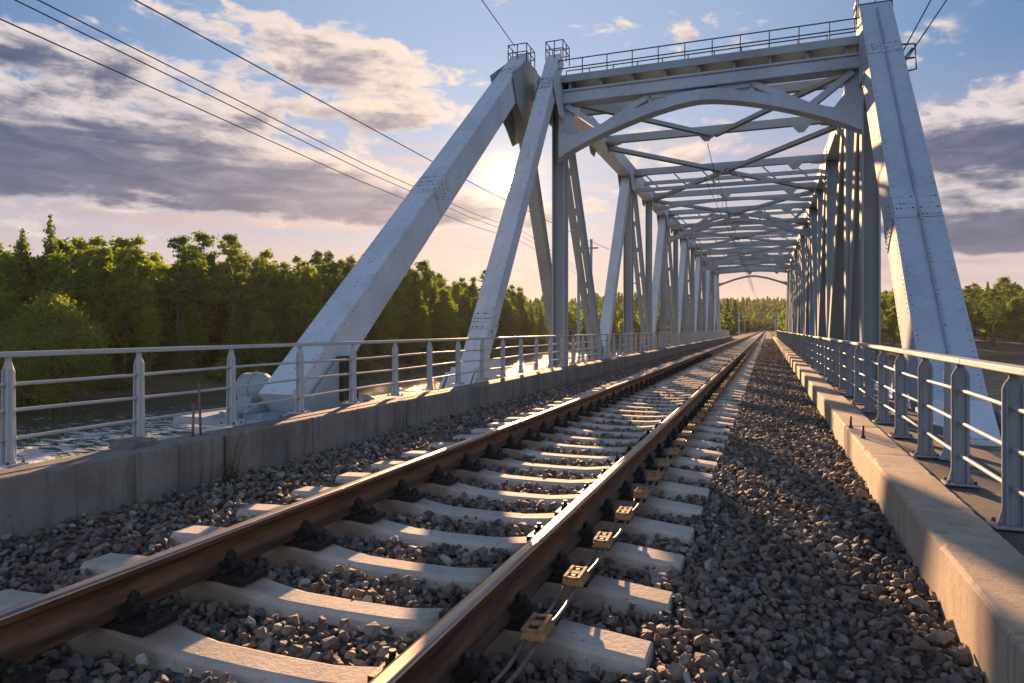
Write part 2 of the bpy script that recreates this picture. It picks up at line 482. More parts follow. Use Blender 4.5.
# ------------------------------------------------------------------ mesh builder
class MB:
    def __init__(self):
        self.v, self.f, self.mi, self.sm = [], [], [], []

    def quadbox(self, cs, mat=0):
        """eight corners: bottom ring 0-3, top ring 4-7"""
        o = len(self.v)
        self.v += [tuple(c) for c in cs]
        for q in ((3, 2, 1, 0), (4, 5, 6, 7), (0, 1, 5, 4), (1, 2, 6, 5), (2, 3, 7, 6), (3, 0, 4, 7)):
            self.f.append(tuple(o + i for i in q))
            self.mi.append(mat)
            self.sm.append(False)
        return self

    def box(self, x0, x1, y0, y1, z0, z1, mat=0):
        return self.quadbox([(x0, y0, z0), (x1, y0, z0), (x1, y1, z0), (x0, y1, z0),
                             (x0, y0, z1), (x1, y0, z1), (x1, y1, z1), (x0, y1, z1)], mat)

    def beam(self, p0, p1, w, h, ref=(1, 0, 0), off=(0, 0), mat=0, w1=None, h1=None):
        """bar from p0 to p1: w measured along ref, h along the other cross direction"""
        p0, p1 = Vector(p0), Vector(p1)
        a = (p1 - p0).normalized()
        s = Vector(ref)
        s = (s - a * s.dot(a)).normalized()
        n = a.cross(s)
        w1 = w if w1 is None else w1
        h1 = h if h1 is None else h1
        cs = []
        for p, ww, hh in ((p0, w, h), (p1, w1, h1)):
            c = p + s * off[0] + n * off[1]
            cs += [c - s * ww / 2 - n * hh / 2, c + s * ww / 2 - n * hh / 2, c + s * ww / 2 + n * hh / 2, c - s * ww / 2 + n * hh / 2]
        return self.quadbox(cs, mat)

    def hbeam(self, p0, p1, w, h, ref=(1, 0, 0), tf=0.035, tw=0.03):
        """H section: flanges lie across ref, web joins them"""
        self.beam(p0, p1, tf, h, ref, ((w - tf) / 2, 0))
        self.beam(p0, p1, tf, h, ref, (-(w - tf) / 2, 0))
        self.beam(p0, p1, w - 2 * tf - 0.004, tw, ref, (0, 0))
        return self

    def tube(self, pts, r, n=8, mat=0, cap=True, smooth=True):
        pts = [Vector(p) for p in pts]
        rr = r if isinstance(r, (list, tuple)) else [r] * len(pts)
        o = len(self.v)
        for i, p in enumerate(pts):
            a = (pts[min(i + 1, len(pts) - 1)] - pts[max(i - 1, 0)]).normalized()
            s = a.cross(Vector((0, 0, 1)))
            if s.length < 1e-3:
                s = a.cross(Vector((1, 0, 0)))
            s.normalize()
            u = a.cross(s)
            for k in range(n):
                th = 2 * math.pi * k / n
                self.v.append(tuple(p + (s * math.cos(th) + u * math.sin(th)) * rr[i]))
        for i in range(len(pts) - 1):
            for k in range(n):
                self.f.append((o + i * n + k, o + i * n + (k + 1) % n, o + (i + 1) * n + (k + 1) % n, o + (i + 1) * n + k))
                self.mi.append(mat)
                self.sm.append(smooth)
        if cap:
            self.f.append(tuple(o + k for k in range(n))[::-1])
            self.f.append(tuple(o + (len(pts) - 1) * n + k for k in range(n)))
            self.mi += [mat, mat]
            self.sm += [False, False]
        return self

    def prism(self, poly, axis, a0, a1, mat=0):
        """extrude a 2D polygon; axis 'x': poly is (y, z); 'y': (x, z); 'z': (x, y)"""
        def P(q, a):
            return {'x': (a, q[0], q[1]), 'y': (q[0], a, q[1]), 'z': (q[0], q[1], a)}[axis]
        o = len(self.v)
        n = len(poly)
        self.v += [P(q, a0) for q in poly] + [P(q, a1) for q in poly]
        for k in range(n):
            self.f.append((o + k, o + (k + 1) % n, o + n + (k + 1) % n, o + n + k))
            self.mi.append(mat)
            self.sm.append(False)
        self.f.append(tuple(o + k for k in range(n))[::-1])
        self.f.append(tuple(o + n + k for k in range(n)))
        self.mi += [mat, mat]
        self.sm += [False, False]
        return self

    def bolts(self, p0, p1, count, normal, r=0.02, h=0.018, mat=1, skip=0.0):
        p0, p1, nn = Vector(p0), Vector(p1), Vector(normal).normalized()
        for i in range(count):
            if random.random() < skip:
                continue
            c = p0.lerp(p1, (i + 0.5) / count)
            self.tube([c - nn * 0.01, c + nn * h], r, 6, mat if random.random() < 0.35 else 0, True, False)
        return self

    def build(self, name, mats, parent=None, bevel=0.0, loc=None, seg=1):
        me = bpy.data.meshes.new(name)
        me.from_pydata(self.v, [], self.f)
        if not isinstance(mats, (list, tuple)):
            mats = [mats]
        for m in mats:
            me.materials.append(m)
        me.polygons.foreach_set('material_index', self.mi)
        me.polygons.foreach_set('use_smooth', self.sm)
        bm = bmesh.new()
        bm.from_mesh(me)
        bmesh.ops.recalc_face_normals(bm, faces=bm.faces)
        bm.to_mesh(me)
        bm.free()
        o = bpy.data.objects.new(name, me)
        COL.objects.link(o)
        if loc is not None:
            o.location = loc
        if parent is not None:
            o.parent = parent
        if bevel:
            b = o.modifiers.new('bevel', 'BEVEL')
            b.width = bevel
            b.segments = seg
            b.limit_method = 'ANGLE'
            b.angle_limit = R(40)
        return o


def tag(o, label=None, cat=None, group=None, kind=None):
    if label:
        o['label'] = label
    if cat:
        o['category'] = cat
    if group:
        o['group'] = group
    if kind:
        o['kind'] = kind
    return o


def empty(name, loc=(0, 0, 0), label=None, cat=None, group=None):
    o = bpy.data.objects.new(name, None)
    o.empty_display_size = 0.2
    o.location = loc
    COL.objects.link(o)
    return tag(o, label, cat, group)


def copy_tree(o, loc, rotz=None, scale=None, label=None, group=None):
    c = o.copy()
    COL.objects.link(c)
    c.location = loc
    if rotz is not None:
        c.rotation_euler = (0, 0, rotz)
    if scale is not None:
        c.scale = scale
    if label:
        c['label'] = label
    if group:
        c['group'] = group
    for ch in list(o.children):
        d = ch.copy()
        COL.objects.link(d)
        d.parent = c
        for g in list(ch.children):
            e = g.copy()
            COL.objects.link(e)
            e.parent = d
    return c


# ------------------------------------------------------------------ terrain and water
ZW = -7.4
SH_Y = [-400, -60, 20, 57, 90, 119, 160, 200, 277, 330, 900]
SH_X = [-130, -100, -86, -79, -73, -70, -73, -78, -86, -86, -86]


def shore_x(y):
    return np.interp(y, SH_Y, SH_X)


def far_y(x):
    return np.interp(x, [-86, 56, 140, 400], [277, 208, 185, 170])


def ground_z(x, y):
    x = np.asarray(x, float)
    y = np.asarray(y, float)
    s1 = shore_x(y) - x
    s2 = y - far_y(x)
    s3 = -30 - y
    s = np.maximum(np.maximum(s1, s2), s3)
    s = s + 1.6 * np.sin(x * 0.13 + y * 0.07) + 1.0 * np.sin(y * 0.31 + x * 0.05)
    z = ZW + np.clip(s * 0.28, -3.0, 1.6) + np.clip((s - 8) * 0.04, 0, 3.0)
    # hills far behind
    dist = np.hypot(x, y)
    h1 = 21 * np.clip((dist - 330) / 300, 0, 1) ** 1.3
    h2 = 13 * np.clip((dist - 800) / 500, 0, 1) ** 1.2
    wob = 1 + 0.22 * np.sin(x * 0.006 + 1.0) + 0.12 * np.sin(x * 0.017 + y * 0.004)
    z = z + np.where(s > 0, (h1 + h2) * wob, 0)
    # causeway that carries the track beyond the bridge
    dd = np.abs(x + 1.9)
    zc = np.where(y > 93, -0.55 - np.clip(dd - 5.2, 0, 99) * 0.55 - np.clip(96 - y, 0, 9) * 0.8, -99)
    valley = np.clip((dd - 8 - 0.02 * np.clip(y - 150, 0, 999)) / 60, 0, 1)
    valley = np.maximum(valley, np.clip((y - 560) / 250, 0, 1))      # the line runs through a low saddle
    z = np.where(y > 93, np.minimum(z, np.maximum(z * valley + (1 - valley) * -0.7, np.where(s > 0, -0.7, z))), z)
    return np.maximum(z, zc)


def build_terrain():
    xs = np.concatenate([np.linspace(-1700, -320, 36), np.linspace(-300, -40, 105), np.linspace(-36, 36, 60), np.linspace(40, 300, 66), np.linspace(330, 1700, 30)])
    ys = np.concatenate([np.linspace(-400, -40, 14), np.linspace(-32, 320, 150), np.linspace(330, 1700, 70)])
    X, Y = np.meshgrid(xs, ys)
    Z = ground_z(X, Y) + rng.normal(0, 0.06, X.shape)
    vs = np.stack([X.ravel(), Y.ravel(), Z.ravel()], 1)
    nx = len(xs)
    fs = [(j * nx + i, j * nx + i + 1, (j + 1) * nx + i + 1, (j + 1) * nx + i) for j in range(len(ys) - 1) for i in range(nx - 1)]
    me = bpy.data.meshes.new('terrain')
    me.from_pydata(vs.tolist(), [], fs)
    me.materials.append(TERRAIN)
    me.polygons.foreach_set('use_smooth', [True] * len(fs))
    o = bpy.data.objects.new('terrain', me)
    COL.objects.link(o)
    tag(o, 'river banks and hills around the bridge', None, None, 'structure')
    w = MB()
    w.v = [(-1700, -400, ZW), (1700, -400, ZW), (1700, 420, ZW), (-1700, 420, ZW)]
    w.f = [(0, 1, 2, 3)]
    w.mi = [0]
    w.sm = [False]
    tag(w.build('river_water', WATER), 'dark green river water with pale ripples', None, None, 'structure')


build_terrain()

# ------------------------------------------------------------------ track
TRACK_X = -1.893
RAIL_XS = (-2.689, -1.097)
SLEEP_HALF = 1.45
SLEEP_LEFT = 1.65      # the sleepers reach farther out on the left
SP = 0.588
Y0S = 2.80            # centre of the nearest sleeper seen
SLEEPER_YS = [Y0S + SP * k for k in range(-3, 165)]


def bed_z(x):
    """height of the ballast surface across the track (top of rail = 0)"""
    return np.interp(x, [-4.6, -4.0, -3.62, -2.75, -2.2, -1.6, -1.0, -0.5, -0.1, 0.4, 0.9],
                     [-0.225, -0.235, -0.272, -0.300, -0.298, -0.30, -0.295, -0.285, -0.26, -0.24, -0.225])


def build_bed():
    xs = np.linspace(-4.6, 1.0, 40)
    ys = np.concatenate([np.linspace(-3, 60, 240), np.linspace(61, 420, 40)])
    X, Y = np.meshgrid(xs, ys)
    Z = bed_z(X) - 0.03 + rng.normal(0, 0.006, X.shape)
    nx = len(xs)
    vs = np.stack([X.ravel(), Y.ravel(), Z.ravel()], 1)
    fs = [(j * nx + i, j * nx + i + 1, (j + 1) * nx + i + 1, (j + 1) * nx + i) for j in range(len(ys) - 1) for i in range(nx - 1)]
    me = bpy.data.meshes.new('ballast_bed')
    me.from_pydata(vs.tolist(), [], fs)
    me.materials.append(BED)
    o = bpy.data.objects.new('ballast_bed', me)
    COL.objects.link(o)
    tag(o, 'bed of crushed stone under the track', None, None, 'structure')


build_bed()


def stone_prototypes(n=14):
    c = bpy.data.collections.new('stone_shapes')
    for i in range(n):
        bm = bmesh.new()
        k = random.randint(11, 16)
        for _ in range(k):
            v = Vector((random.gauss(0, 1), random.gauss(0, 1), random.gauss(0, 1))).normalized()
            r = random.uniform(0.85, 1.0)
            bm.verts.new((v.x * r * random.uniform(0.95, 1.15), v.y * r * 0.82, v.z * r * 0.62))
        bmesh.ops.convex_hull(bm, input=bm.verts)
        bmesh.ops.delete(bm, geom=[v for v in bm.verts if not v.link_faces], context='VERTS')
        bmesh.ops.bevel(bm, geom=list(bm.edges), offset=0.07, segments=1, affect='EDGES', profile=0.5, clamp_overlap=True)
        me = bpy.data.meshes.new('stone')
        bm.to_mesh(me)
        bm.free()
        me.materials.append(STONE)
        o = bpy.data.objects.new('stone', me)
        c.objects.link(o)
    return c


STONES = stone_prototypes()


def scatter_object(name, pts, rot, scl, tint, collection):
    """one object of points with geometry-nodes instances (for what nobody could count)"""
    me = bpy.data.meshes.new(name)
    me.vertices.add(len(pts))
    me.vertices.foreach_set('co', np.asarray(pts, np.float32).ravel())
    for nm, arr, typ in (('rot', rot, 'FLOAT_VECTOR'), ('scl', scl, 'FLOAT_VECTOR'), ('tint', tint, 'FLOAT')):
        a = me.attributes.new(nm, typ, 'POINT')
        a.data.foreach_set('vector' if typ == 'FLOAT_VECTOR' else 'value', np.asarray(arr, np.float32).ravel())
    o = bpy.data.objects.new(name, me)
    COL.objects.link(o)
    ng = bpy.data.node_groups.new(name, 'GeometryNodeTree')
    ng.interface.new_socket('Geometry', in_out='INPUT', socket_type='NodeSocketGeometry')
    ng.interface.new_socket('Geometry', in_out='OUTPUT', socket_type='NodeSocketGeometry')
    n, l = ng.nodes, ng.links
    gi, go = n.new('NodeGroupInput'), n.new('NodeGroupOutput')
    iop = n.new('GeometryNodeInstanceOnPoints')
    ci = n.new('GeometryNodeCollectionInfo')
    ci.inputs['Collection'].default_value = collection
    ci.inputs['Separate Children'].default_value = True
    ci.inputs['Reset Children'].default_value = True
    iop.inputs['Pick Instance'].default_value = True
    ri = n.new('FunctionNodeRandomValue')
    ri.data_type = 'INT'
    ri.inputs[4].default_value = 0
    ri.inputs[5].default_value = len(collection.objects) - 1
    ri.inputs['Seed'].default_value = 3
    def attr(nm, typ):
        a = n.new('GeometryNodeInputNamedAttribute')
        a.data_type = typ
        a.inputs['Name'].default_value = nm
        return a.outputs[0]
    l.new(gi.outputs[0], iop.inputs['Points'])
    l.new(ci.outputs[0], iop.inputs['Instance'])
    l.new(ri.outputs[2], iop.inputs['Instance Index'])
    l.new(attr('rot', 'FLOAT_VECTOR'), iop.inputs['Rotation'])
    l.new(attr('scl', 'FLOAT_VECTOR'), iop.inputs['Scale'])
    l.new(iop.outputs[0], go.inputs[0])
    m = o.modifiers.new('scatter', 'NODES')
    m.node_group = ng
    return o


def build_ballast():
    P, S = [], []
    ys = np.array(SLEEPER_YS)

    def layer(x0, x1, y0, y1, step, dz, keep, smin, smax):
        gx = np.arange(x0, x1, step)
        gy = np.arange(y0, y1, step)
        X, Y = np.meshgrid(gx, gy)
        X = X.ravel() + rng.uniform(-0.5, 0.5, X.size) * step
        Y = Y.ravel() + rng.uniform(-0.5, 0.5, Y.size) * step
        k = rng.random(X.size) < keep
        X, Y = X[k], Y[k]
        s = smin * 0.8 + (smax - smin) * 1.25 * rng.beta(1.6, 2.2, X.size)
        Z = bed_z(X) + dz + rng.uniform(-0.014, 0.014, X.size)
        # stay clear of sleepers, rails and kerbs
        dy = np.abs(Y[:, None] - ys[None, :]).min(1)
        inside = (X - TRACK_X < SLEEP_HALF + 0.02) & (X - TRACK_X > -SLEEP_LEFT - 0.02) & (dy < 0.135)
        bury = X - TRACK_X < -1.5
        left_end = (X < TRACK_X) & bury & (rng.random(X.size) < 0.12)
        ok = ~inside | left_end
        for rx in RAIL_XS:
            ok &= np.abs(X - rx) > 0.06
        ok &= (X > -4.36 + s * 0.4) & (X < 0.765 - s * 0.4)
        P.append(np.stack([X[ok], Y[ok], Z[ok]], 1))
        S.append(s[ok])
    layer(-4.4, 0.8, 0.6, 16, 0.044, -0.012, 0.97, 0.021, 0.043)
    layer(-4.4, 0.8, 0.6, 16, 0.055, 0.020, 0.50, 0.018, 0.050)
    layer(-4.4, 0.8, 16, 42, 0.056, 0.0, 0.95, 0.026, 0.044)
    layer(-4.4, 0.8, 16, 42, 0.09, 0.022, 0.5, 0.026, 0.044)
    layer(-4.4, 0.8, 42, 95, 0.105, 0.0, 0.9, 0.045, 0.065)
    P = np.concatenate(P)
    S = np.concatenate(S)
    n = len(P)
    rot = np.stack([rng.normal(0, 0.55, n), rng.normal(0, 0.55, n), rng.uniform(0, 6.28, n)], 1)
    scl = np.stack([S * rng.uniform(0.85, 1.25, n), S * rng.uniform(0.8, 1.1, n), S * rng.uniform(0.85, 1.2, n)], 1)
    tint = rng.random(n)
    dr = np.minimum(np.abs(P[:, 0] - RAIL_XS[0]), np.abs(P[:, 0] - RAIL_XS[1]))
    rusty = rng.random(n) < 0.65 * np.clip(1 - dr / 0.42, 0, 1)
    tint = np.where(rusty, rng.uniform(0.48, 0.66, n), tint)
    o = scatter_object('ballast', P, rot, scl, tint, STONES)
    tag(o, 'grey and brown crushed stone ballast around the sleepers', None, None, 'stuff')


build_ballast()


def rail_profile():
    # half profile (x, z) from the foot up, top of rail at 0
    h = [(0.075, -0.18), (0.075, -0.169), (0.030, -0.155), (0.010, -0.140), (0.009, -0.060), (0.016, -0.046), (0.035, -0.038), (0.036, -0.014), (0.031, -0.004), (0.018, 0.0)]
    return h + [(-x, z) for x, z in reversed(h)]


def build_rails():
    prof = rail_profile()
    n = len(prof)
    for k, rx in enumerate(RAIL_XS):
        b = MB()
        ys = [-4.0, 1, 3, 6, 12, 25, 60, 120, 420]
        for y in ys:
            b.v += [(x, y, z) for x, z in prof]
        for j in range(len(ys) - 1):
            for i in range(n):
                i2 = (i + 1) % n
                b.f.append((j * n + i, j * n + i2, (j + 1) * n + i2, (j + 1) * n + i))
                top = i in (7, 8, 9, 10, 11)
                b.mi.append(1 if top else 0)
                b.sm.append(i in (7, 8, 10, 11) or i in (2, 3, 15, 16))
        b.f += [tuple(range(n))[::-1], tuple(range((len(ys) - 1) * n, len(ys) * n))]
        b.mi += [0, 0]
        b.sm += [False, False]
        o = b.build('rail', [RAILB, RAILH], loc=(rx, 0, 0))
        tag(o, ['rusty left rail of the track, nearer the sun', 'rusty right rail of the track, beside the twin cable'][k], 'rail')


build_rails()


def sleeper_body():
    """prestressed sleeper: waisted top, sloping ends, chamfered long edges"""
    b = MB()
    xs = np.linspace(-SLEEP_LEFT, SLEEP_HALF, 33)
    prof = []
    for x in xs:
        a = abs(x)
        zt = np.interp(x, [-1.65, -1.2, -1.19], [-0.226, -0.206, -0.206]) if x < -1.19 else np.interp(a, [0, 0.30, 0.52, 0.66, 0.92, 1.05, 1.45], [-0.266, -0.262, -0.236, -0.206, -0.206, -0.210, -0.248])
        hw = np.interp(a, [0, 0.3, 0.66, 1.5], [0.086, 0.086, 0.105, 0.105])
        prof.append([(x, -hw - 0.03, -0.42), (x, hw + 0.03, -0.42), (x, hw + 0.004, zt - 0.022), (x, hw - 0.018, zt), (x, -hw + 0.018, zt), (x, -hw - 0.004, zt - 0.022)])
    n = 6
    for r in prof:
        b.v += r
    for j in range(len(xs) - 1):
        for i in range(n):
            b.f.append((j * n + i, j * n + (i + 1) % n, (j + 1) * n + (i + 1) % n, (j + 1) * n + i))
            b.mi.append(0)
            b.sm.append(False)
    b.f += [tuple(range(n)), tuple(range((len(xs) - 1) * n, len(xs) * n))[::-1]]
    b.mi += [0, 0]
    b.sm += [False, False]
    return b


def sleeper_kit(detail):
    root = empty('sleeper', (TRACK_X, 0, 0))
    body = sleeper_body().build('sleeper_body', SLEEPER, root, bevel=0.008 if detail == 2 else 0)
    if detail == 0:
        return root
    for rx in RAIL_XS:
        x = rx - TRACK_X
        b = MB()
        b.box(x - 0.255, x + 0.255, -0.095, 0.095, -0.2205, -0.186)
        b.box(x - 0.118, x - 0.078, -0.08, 0.08, -0.187, -0.160)
        b.box(x + 0.078, x + 0.118, -0.08, 0.08, -0.187, -0.160)
        pl = b.build('base_plate', FASTEN, root, bevel=0.004 if detail == 2 else 0)
        for s in (-1, 1):
            c = MB()
            xc = x + s * 0.098
            # clip bearing on the rail foot, stud, nut and washer
            c.prism([(xc - s * 0.052, -0.166), (xc - s * 0.052, -0.150), (xc - s * 0.02, -0.128), (xc + s * 0.032, -0.128), (xc + s * 0.036, -0.160)], 'y', -0.032, 0.032)
            c.tube([(xc, 0, -0.15), (xc, 0, -0.078)], 0.014, 8)
            c.tube([(xc, 0, -0.128), (xc, 0, -0.121)], 0.034, 10, smooth=False)
            c.tube([(xc, 0, -0.121), (xc, 0, -0.094)], 0.026, 6, smooth=False)
            c.build('clip_bolt', FASTEN, pl)
            e = MB()
            xe = x + s * 0.205
            e.tube([(xe, 0, -0.19), (xe, 0, -0.176)], 0.034, 10, smooth=False)
            e.tube([(xe, 0, -0.176), (xe, 0, -0.146)], 0.027, 6, smooth=False)
            e.tube([(xe, 0, -0.155), (xe, 0, -0.124)], 0.014, 8)
            e.build('screw_bolt', FASTEN, pl)
    return root


def build_sleepers():
    kits = {2: sleeper_kit(2), 1: sleeper_kit(1), 0: sleeper_kit(0)}
    used = set()
    lab = 'concrete sleeper farther along the track under both rails'
    special = {2: 'concrete sleeper nearest the camera, cut by the bottom edge',
               3: 'second nearest concrete sleeper, lit half way across between the rails',
               4: 'third nearest concrete sleeper counted from the bottom edge',
               5: 'fourth nearest concrete sleeper counted from the bottom edge'}
    for i, y in enumerate(SLEEPER_YS):
        d = 2 if y < 14 else (1 if y < 34 else 0)
        o = kits[d]
        loc = (TRACK_X + random.uniform(-0.012, 0.012), y, random.uniform(-0.004, 0.004) if y > 40 else 0)
        if d not in used:
            used.add(d)
            o.location = loc
        else:
            o = copy_tree(o, loc)
        o.rotation_euler = (0, 0, random.uniform(-0.006, 0.006))
        tag(o, special.get(i, lab), 'sleeper', 'concrete sleepers of the track')
    far = MB()
    for k in range(165, 500):
        y = Y0S + SP * k
        far.box(TRACK_X - 1.5, TRACK_X + 1.5, y - 0.13, y + 0.13, -0.42, -0.22)
    tag(far.build('far_sleepers', SLEEPER), 'sleepers of the track beyond the bridge', None, None, 'stuff')


build_sleepers()


def build_cable_blocks():
    proto = empty('cable_clamp')
    b = MB()
    # tan block with two open slots in its top
    hw, hl = 0.041, 0.082
    z0, z1 = -0.132, -0.090
    b.prism([(-hw - 0.012, z0), (hw + 0.012, z0), (hw, z1 - 0.012), (hw - 0.012, z1 - 0.004), (-hw + 0.012, z1 - 0.004), (-hw, z1 - 0.012)], 'y', -hl, hl)
    body = b.build('clamp_body', TAN, proto, bevel=0.006)
    t = MB()
    # raised rim leaving two recesses
    zt0, zt1 = z1 - 0.006, z1 + 0.008
    t.box(-hw, -0.022, -hl, hl, zt0, zt1)
    t.box(0.022, hw, -hl, hl, zt0, zt1)
    t.box(-0.0219, 0.0219, -hl, -0.062, zt0, zt1 - 0.002)
    t.box(-0.0219, 0.0219, -0.022, 0.022, zt0, zt1 - 0.002)
    t.box(-0.0219, 0.0219, 0.062, hl, zt0, zt1 - 0.002)
    t.build('clamp_lid', TAN, proto, bevel=0.003)
    s = MB()
    s.box(-0.0215, 0.0215, -0.0615, -0.0225, z1 - 0.005, z1 - 0.001)
    s.box(-0.0215, 0.0215, 0.0225, 0.0615, z1 - 0.005, z1 - 0.001)
    s.tube([(0.0, -0.042, z1 - 0.002), (0.0, -0.042, z1 + 0.006)], 0.011, 6, smooth=False)
    s.tube([(0.0, 0.042, z1 - 0.002), (0.0, 0.042, z1 + 0.006)], 0.011, 6, smooth=False)
    s.build('bolt_recess', FASTEN, proto)
    first = True
    for i, y in enumerate(SLEEPER_YS):
        if i < 2:
            continue
        if y > 60:
            break
        loc = (-0.848 + random.uniform(-0.006, 0.006), y - 0.26, 0)
        if first:
            o = proto
            o.location = loc
            first = False
        else:
            o = copy_tree(proto, loc)
        o.rotation_euler = (0, 0, random.uniform(-0.05, 0.05))
        lab = 'slotted tan cable clamp in the row beside the right rail'
        if i == 3:
            lab = 'nearest whole tan cable clamp with two slots, beside the right rail'
        elif i == 4:
            lab = 'second nearest tan cable clamp, beside the right rail'
        tag(o, lab, 'cable clamp', 'tan cable clamps beside the right rail')
    for s in (-1, 1):
        b = MB()
        pts = []
        y = -2.0
        while y < 70:
            k = (y - Y0S + 0.26) / SP
            fr = k - math.floor(k)
            sag = -0.035 * math.sin(math.pi * fr)
            pts.append((-0.848 + s * (0.024 + 0.006 * math.sin(y * 5.1 + s)), y, -0.112 + sag + 0.003 * math.sin(y * 7 + s)))
            y += 0.147
        b.tube(pts, 0.0095, 7)
        tag(b.build('cable', CABLE), ['left strand of the cable pair strung through the tan clamps', None, 'right strand of the cable pair strung through the tan clamps'][s + 1], 'cable')


build_cable_blocks()

# ------------------------------------------------------------------ kerbs
def kerb_block(x0, x1, z0, z1, length, ch=0.016):
    """block with worn, slightly chipped long edges"""
    b = MB()
    n = max(8, int(length / 0.055))
    k = 8
    chip = [0.0] * (n + 1)
    for _ in range(int(length * 2.2)):
        c, w, d = random.uniform(0, n), random.uniform(0.6, 2.2), random.uniform(0.006, 0.026)
        for i in range(n + 1):
            chip[i] = max(chip[i], d * max(0, 1 - abs(i - c) / w))
    for i in range(n + 1):
        y = -length / 2 + length * i / n
        e = ch + random.uniform(-0.003, 0.004) + chip[i]
        f = ch + random.uniform(-0.003, 0.004) + chip[(i * 7) % (n + 1)] * 0.6
        g = 0.004 * (i in (0, n))
        b.v += [(x0, y, z0), (x1, y, z0), (x1, y, z1 - f), (x1 - f * 0.3, y, z1 - f * 0.35), (x1 - f, y, z1 - g), (x0 + e, y, z1 - g), (x0 + e * 0.3, y, z1 - e * 0.35), (x0, y, z1 - e)]
    for i in range(n):
        for q in range(k):
            b.f.append((i * k + q, i * k + (q + 1) % k, (i + 1) * k + (q + 1) % k, (i + 1) * k + q))
            b.mi.append(0)
            b.sm.append(False)
    b.f += [tuple(range(k))[::-1], tuple(range(n * k, n * k + k))]
    b.mi += [0, 0]
    b.sm += [False, False]
    return b


def build_kerbs():
    # right: pale precast blocks
    L = 1.72
    y = 2.72 - L
    protos = []
    for k in range(3):
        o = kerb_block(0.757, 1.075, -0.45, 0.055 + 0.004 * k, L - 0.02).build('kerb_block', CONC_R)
        protos.append(o)
    i = 0
    while y < 96:
        c = y + L / 2
        o = protos[i] if i < 3 else protos[i % 3].copy()
        if i >= 3:
            COL.objects.link(o)
        o.location = (random.uniform(-0.004, 0.004), c, random.uniform(-0.004, 0.004))
        lab = 'pale concrete kerb block in the sunlit row below the right railing'
        if i == 1:
            lab = 'nearest whole kerb block of the right row, its joint beside the bottom right corner'
        if i == 0:
            lab = 'kerb block cut by the bottom right corner of the photo'
        tag(o, lab, 'kerb', 'kerb blocks along the right railing')
        y += L
        i += 1
    # left: darker, taller parapet sections, the first joint broken open
    cuts = [1.1, 4.62, 7.75, 9.3]
    while cuts[-1] < 96:
        cuts.append(cuts[-1] + 3.1)
    labs = {0: 'dark concrete parapet section in the left corner, ending at the dry stalks',
            1: 'dark concrete parapet section between the dry stalks and the big raking post'}
    for i in range(len(cuts) - 1):
        a, c = cuts[i], cuts[i + 1]
        ln = c - a - (0.035 if i == 0 else 0.018)
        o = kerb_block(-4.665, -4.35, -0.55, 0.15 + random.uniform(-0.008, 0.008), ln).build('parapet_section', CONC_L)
        o.location = (random.uniform(-0.006, 0.006), (a + c) / 2, 0)
        tag(o, labs.get(i, 'dark concrete parapet section farther along below the left railing'), 'parapet', 'parapet sections along the left railing')


build_kerbs()


# ------------------------------------------------------------------ railings
def post_plate(w=0.105, h=0.74, t=0.016, foot=0.16, neck=0.045):
    """flat railing post: flared foot, straight shank, shouldered narrow neck; outline in (across, up)"""
    hw = w / 2
    return [(-foot / 2, 0), (foot / 2, 0), (hw + 0.012, 0.045), (hw, 0.10), (hw, h - 0.085), (hw - 0.012, h - 0.055), (neck / 2, h - 0.03), (neck / 2, h),
            (-neck / 2, h), (-neck / 2, h - 0.03), (-hw + 0.012, h - 0.055), (-hw, h - 0.085), (-hw, 0.10), (-hw - 0.012, 0.045)]


